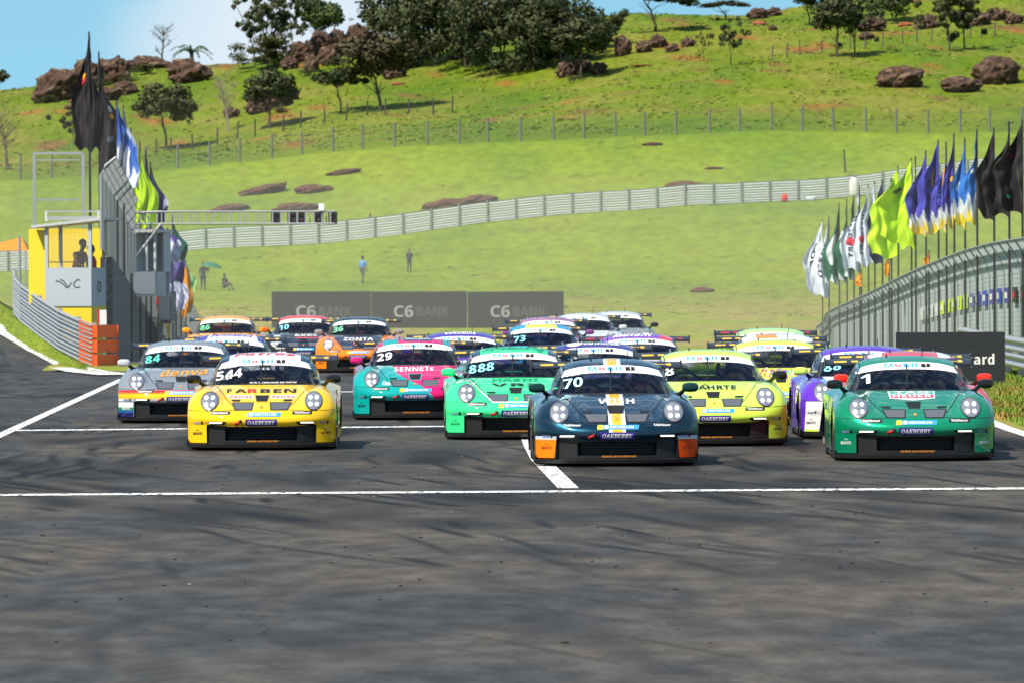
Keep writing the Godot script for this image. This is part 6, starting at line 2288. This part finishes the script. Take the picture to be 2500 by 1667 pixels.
func figure(shirt: Color, legs: Color, skin: Color, hair: Color, pose := "stand") -> ArrayMesh:
	var B := []
	var lean := 0.0
	var hip := Vector3(0, .93, 0)
	if pose == "lean": lean = .16
	if pose == "sit": hip = Vector3(0, .30, 0)
	var chest := hip + Vector3(0, .36, lean * .7)
	var neck := hip + Vector3(0, .55, lean)
	var head := neck + Vector3(0, .20, lean * .35 + .015)
	B.append([hip, hip + Vector3(0, .12, lean * .2), .145, .14, legs])
	B.append([hip + Vector3(0, .14, lean * .25), chest, .145, .16, shirt])
	B.append([chest + Vector3(-.12, .10, 0), chest + Vector3(.12, .10, 0), .09, .09, shirt])
	B.append([neck - Vector3(0, .02, 0), head - Vector3(0, .06, 0), .052, .05, skin])
	B.append([head - Vector3(0, .055, -.015), head + Vector3(0, .02, 0), .075, .09, skin])
	B.append([head + Vector3(0, -.01, .085), head + Vector3(0, -.03, .098), .014, .018, skin])
	B.append([head + Vector3(0, .05, -.02), head + Vector3(0, .035, -.045), .092, .088, hair])
	for s in [-1, 1]:
		var sh := chest + Vector3(s * .19, .12, 0)
		var el := sh + Vector3(s * .06, -.28, .03)
		var wr := el + Vector3(-s * .01, -.24, .08)
		if pose == "lean":
			el = sh + Vector3(s * .05, -.24, .10); wr = el + Vector3(-s * .10, -.12, .18)
		if pose == "hold" and s > 0:
			el = sh + Vector3(.10, -.16, .12); wr = el + Vector3(.0, .22, .08)
		if pose == "sit":
			el = sh + Vector3(s * .05, -.22, .12); wr = el + Vector3(-s * .06, -.05, .22)
		B.append([sh, el, .062, .048, shirt])
		B.append([el, wr, .045, .033, skin])
		B.append([wr, wr + Vector3(0, -.06, .02), .032, .036, skin])
		for q in 4: B.append([wr + Vector3((q - 1.5) * .017, -.07, .02), wr + Vector3((q - 1.5) * .02, -.14 + .01 * absf(q - 1.5), .035), .010, .008, skin])
		B.append([wr + Vector3(-s * .03, -.03, .03), wr + Vector3(-s * .05, -.08, .05), .011, .009, skin])
		var h0 := hip + Vector3(s * .085, -.02, 0)
		var kn := Vector3(s * .10, .50, .02)
		var an := Vector3(s * .11, .09, -.03)
		if pose == "sit":
			kn = hip + Vector3(s * .16, .18, .42); an = Vector3(s * .17, .08, .62)
		if pose == "walk":
			kn = Vector3(s * .09, .50, .10 * s + .04); an = Vector3(s * .10, .10, .22 * s - .05)
		B.append([h0, kn, .088, .062, legs])
		B.append([kn, an, .060, .040, legs])
		B.append([an + Vector3(0, -.045, 0), an + Vector3(s * .02, -.055, .15), .042, .036, Color(.03, .03, .03)])
	return flesh(B, .022, .035)

func person(label: String, at: Vector3, turn: float, m: ArrayMesh, group := "") -> Node3D:
	var p := thing("person", label, "person", at, turn, group)
	part(p, "body", m, vmat("clothed_body", .8))
	return p

func driver(car: Node3D, helmet: Color, label: String) -> void:
	if not meshes.has("driver_body"):
		var B := []
		var suit := Color(.02, .022, .03)
		var hip := Vector3(0, .38, -.05); var chest := Vector3(0, .70, -.12); var neck := Vector3(0, .88, -.11)
		B.append([hip, chest, .16, .17, suit]); B.append([chest + Vector3(-.14, .1, 0), chest + Vector3(.14, .1, 0), .09, .09, suit])
		B.append([neck - Vector3(0, .05, 0), neck + Vector3(0, .06, 0), .06, .06, suit])
		for s in [-1, 1]:
			B.append([chest + Vector3(s * .2, .12, 0), Vector3(s * .25, .62, .14), .065, .05, suit])
			B.append([Vector3(s * .25, .62, .14), Vector3(s * .14, .74, .38), .05, .04, suit])
			B.append([Vector3(s * .14, .74, .38), Vector3(s * .11, .79, .42), .038, .04, Color(.05, .05, .05)])
			for q in 4: B.append([Vector3(s * .11, .77 + q * .018, .44), Vector3(s * .08, .77 + q * .018, .46), .011, .010, Color(.05, .05, .05)])
			B.append([hip + Vector3(s * .09, 0, .05), Vector3(s * .14, .46, .5), .09, .07, suit])
			B.append([Vector3(s * .14, .46, .5), Vector3(s * .12, .28, .85), .065, .05, suit])
		meshes.driver_body = flesh(B, .024, .03)
		meshes.helmet = ellipsoid(Vector3(0, 1.0, -.10), Vector3(.125, .145, .15), .92)
		meshes.visor = grid(visor_points(), false)
		meshes.chin = ellipsoid(Vector3(0, .915, .0), Vector3(.09, .045, .06), .8)
	var local := Transform3D(Basis(), Vector3(.36, .02, -2.42))
	var w := car.transform * local
	var p := thing("person", label, "person", w.origin, car.rotation.y, "drivers seen through windscreens")
	part(p, "body", meshes.driver_body, vmat("clothed_body", .8))
	var h := part(p, "helmet", meshes.helmet, paint(helmet))
	part(h, "visor", meshes.visor, mat("visor", lin(.10, .12, .16), .12, .4))
	part(h, "chin_guard", meshes.chin, paint(helmet))

func visor_points() -> Array:
	var P := []
	for i in 6:
		var row := []
		for j in 15:
			var a := lerpf(-1.05, 1.05, j / 14.0)
			var b := lerpf(-.15, .42, i / 5.0)
			row.append(Vector3(0, 1.0, -.10) + Vector3(sin(a) * cos(b) * .13, sin(b) * .15, cos(a) * cos(b) * .156))
		P.append(row)
	return P

func make_people() -> void:
	var skin := Color(.20, .11, .07); var hair := Color(.012, .010, .009); var jeans := Color(.03, .045, .09)
	var hut: Node3D = get_node("marshal_post")
	var m1 := figure(Color(.13, .035, .025), Color(.02, .02, .025), Color(.11, .06, .04), hair, "lean")
	person("marshal in maroon shirt leaning forward behind the booth wire", hut.transform * Vector3(.06, 1.32, -.62), .9, m1)
	var m2 := figure(Color(.45, .02, .02), Color(.03, .03, .03), Color(.11, .06, .04), hair, "stand")
	var q := person("second marshal in red vest at the booth side", hut.transform * Vector3(.34, 1.32, -1.05), 1.3, m2)
	q.scale = Vector3.ONE * .92
	var b3 := at_depth(401, 725, 228.5)
	var m3 := figure(Color(.62, .03, .02), Color(.45, .33, .02), skin, hair, "stand")
	var r := person("marshal in red top behind the grey cabinet at the pit wall", Vector3(b3.x, b3.y - 1.35, b3.z), .3, m3)
	# spectators on the slope
	var u1 := px(466, 668)
	var m4 := figure(Color(.025, .03, .035), jeans, skin, hair, "hold")
	person("person in dark top and jeans holding a green umbrella on the lawn", u1, .2, m4).scale = Vector3.ONE * 1.08
	var um := thing("umbrella", "dark green umbrella held open by a person on the lawn", "umbrella", u1 + Vector3(.55, 1.55, .1))
	var s := Soup.new()
	for i in 10:
		var a := TAU * i / 10; var b := TAU * (i + 1) / 10
		for k in 3:
			var f0 := k / 3.0; var f1 := (k + 1) / 3.0
			var p := func(ang: float, f: float): return Vector3(cos(ang) * .8 * f, .42 - .36 * f * f, sin(ang) * .8 * f)
			s.quad(p.call(a, f0), p.call(b, f0), p.call(b, f1), p.call(a, f1))
	var cl := part(um, "canopy", s.mesh(), mat("umbrella_green", lin(.008, .14, .07), .7))
	cl.rotation.z = -.15
	part(um, "shaft", tube_mesh([Vector3(-.25, -.45, .1), Vector3(.02, .44, 0)], .012, .012, 6), mat("flag_pole"))
	var m5 := figure(Color(.10, .28, .55), Color(.08, .08, .075), skin, hair, "walk")
	person("person in light blue shirt standing on the open lawn", px(833, 652), 2.6, m5).scale = Vector3.ONE * 1.08
	var m6 := figure(Color(.02, .02, .028), Color(.025, .025, .03), skin, hair, "stand")
	person("person in black clothes standing on the open lawn", px(940, 626), .4, m6).scale = Vector3.ONE * .95
	var g1 := at_depth(850 * 1.0629, 515 * 1.0629, 581.5)
	var m7 := figure(Color(.02, .05, .16), Color(.02, .025, .05), skin, hair, "stand")
	person("person in navy standing behind the long guardrail", Vector3(g1.x, land(g1.x, 581.5) + .1, -581.5), 0, m7)
	var m8 := figure(Color(.03, .05, .045), Color(.03, .045, .05), skin, hair, "sit")
	person("person sitting on the grass near the umbrella", px(515, 668), .8, m8)
	# things at the guardrail
	var e1 := at_depth(1803 * 1.0629, 440 * 1.0629, 579.0)
	part(thing("red_drum", "small red drum in front of the long guardrail", "drum", Vector3(e1.x, land(e1.x, 579.0), -579.0)), "shell", ellipsoid(Vector3(0, .32, 0), Vector3(.26, .34, .26), .8), flat_mat(lin(.6, .01, .02)))
	var e2 := at_depth(1962 * 1.0629, 420 * 1.0629, 579.0)
	part(thing("white_sack", "white sack propped against the long guardrail", "sack", Vector3(e2.x, land(e2.x, 579.0), -579.0)), "cloth", ellipsoid(Vector3(0, .75, 0), Vector3(.36, .8, .3), .75), flat_mat(lin(.62, .62, .6), .9))
	var e3 := at_depth(1863 * 1.0629, 432 * 1.0629, 579.2)
	part(thing("pale_sack", "small pale sack lying beside the red drum", "sack", Vector3(e3.x, land(e3.x, 579.0), -579.2)), "cloth", ellipsoid(Vector3(0, .2, 0), Vector3(.4, .22, .25), .8), flat_mat(lin(.45, .52, .55), .9))
	# dust raised by the cars
	var dust := FogVolume.new()
	dust.name = "dust"
	dust.size = Vector3(90, 9, 262)
	dust.position = Vector3(0, 1.8, -290)
	var fm := FogMaterial.new()
	fm.density = 0.001
	fm.albedo = Color(.90, .88, .82)
	dust.material = fm
	tag(dust, "thin brown dust hanging in the dip behind the cars", "dust", "", "stuff")
	add_child(dust)
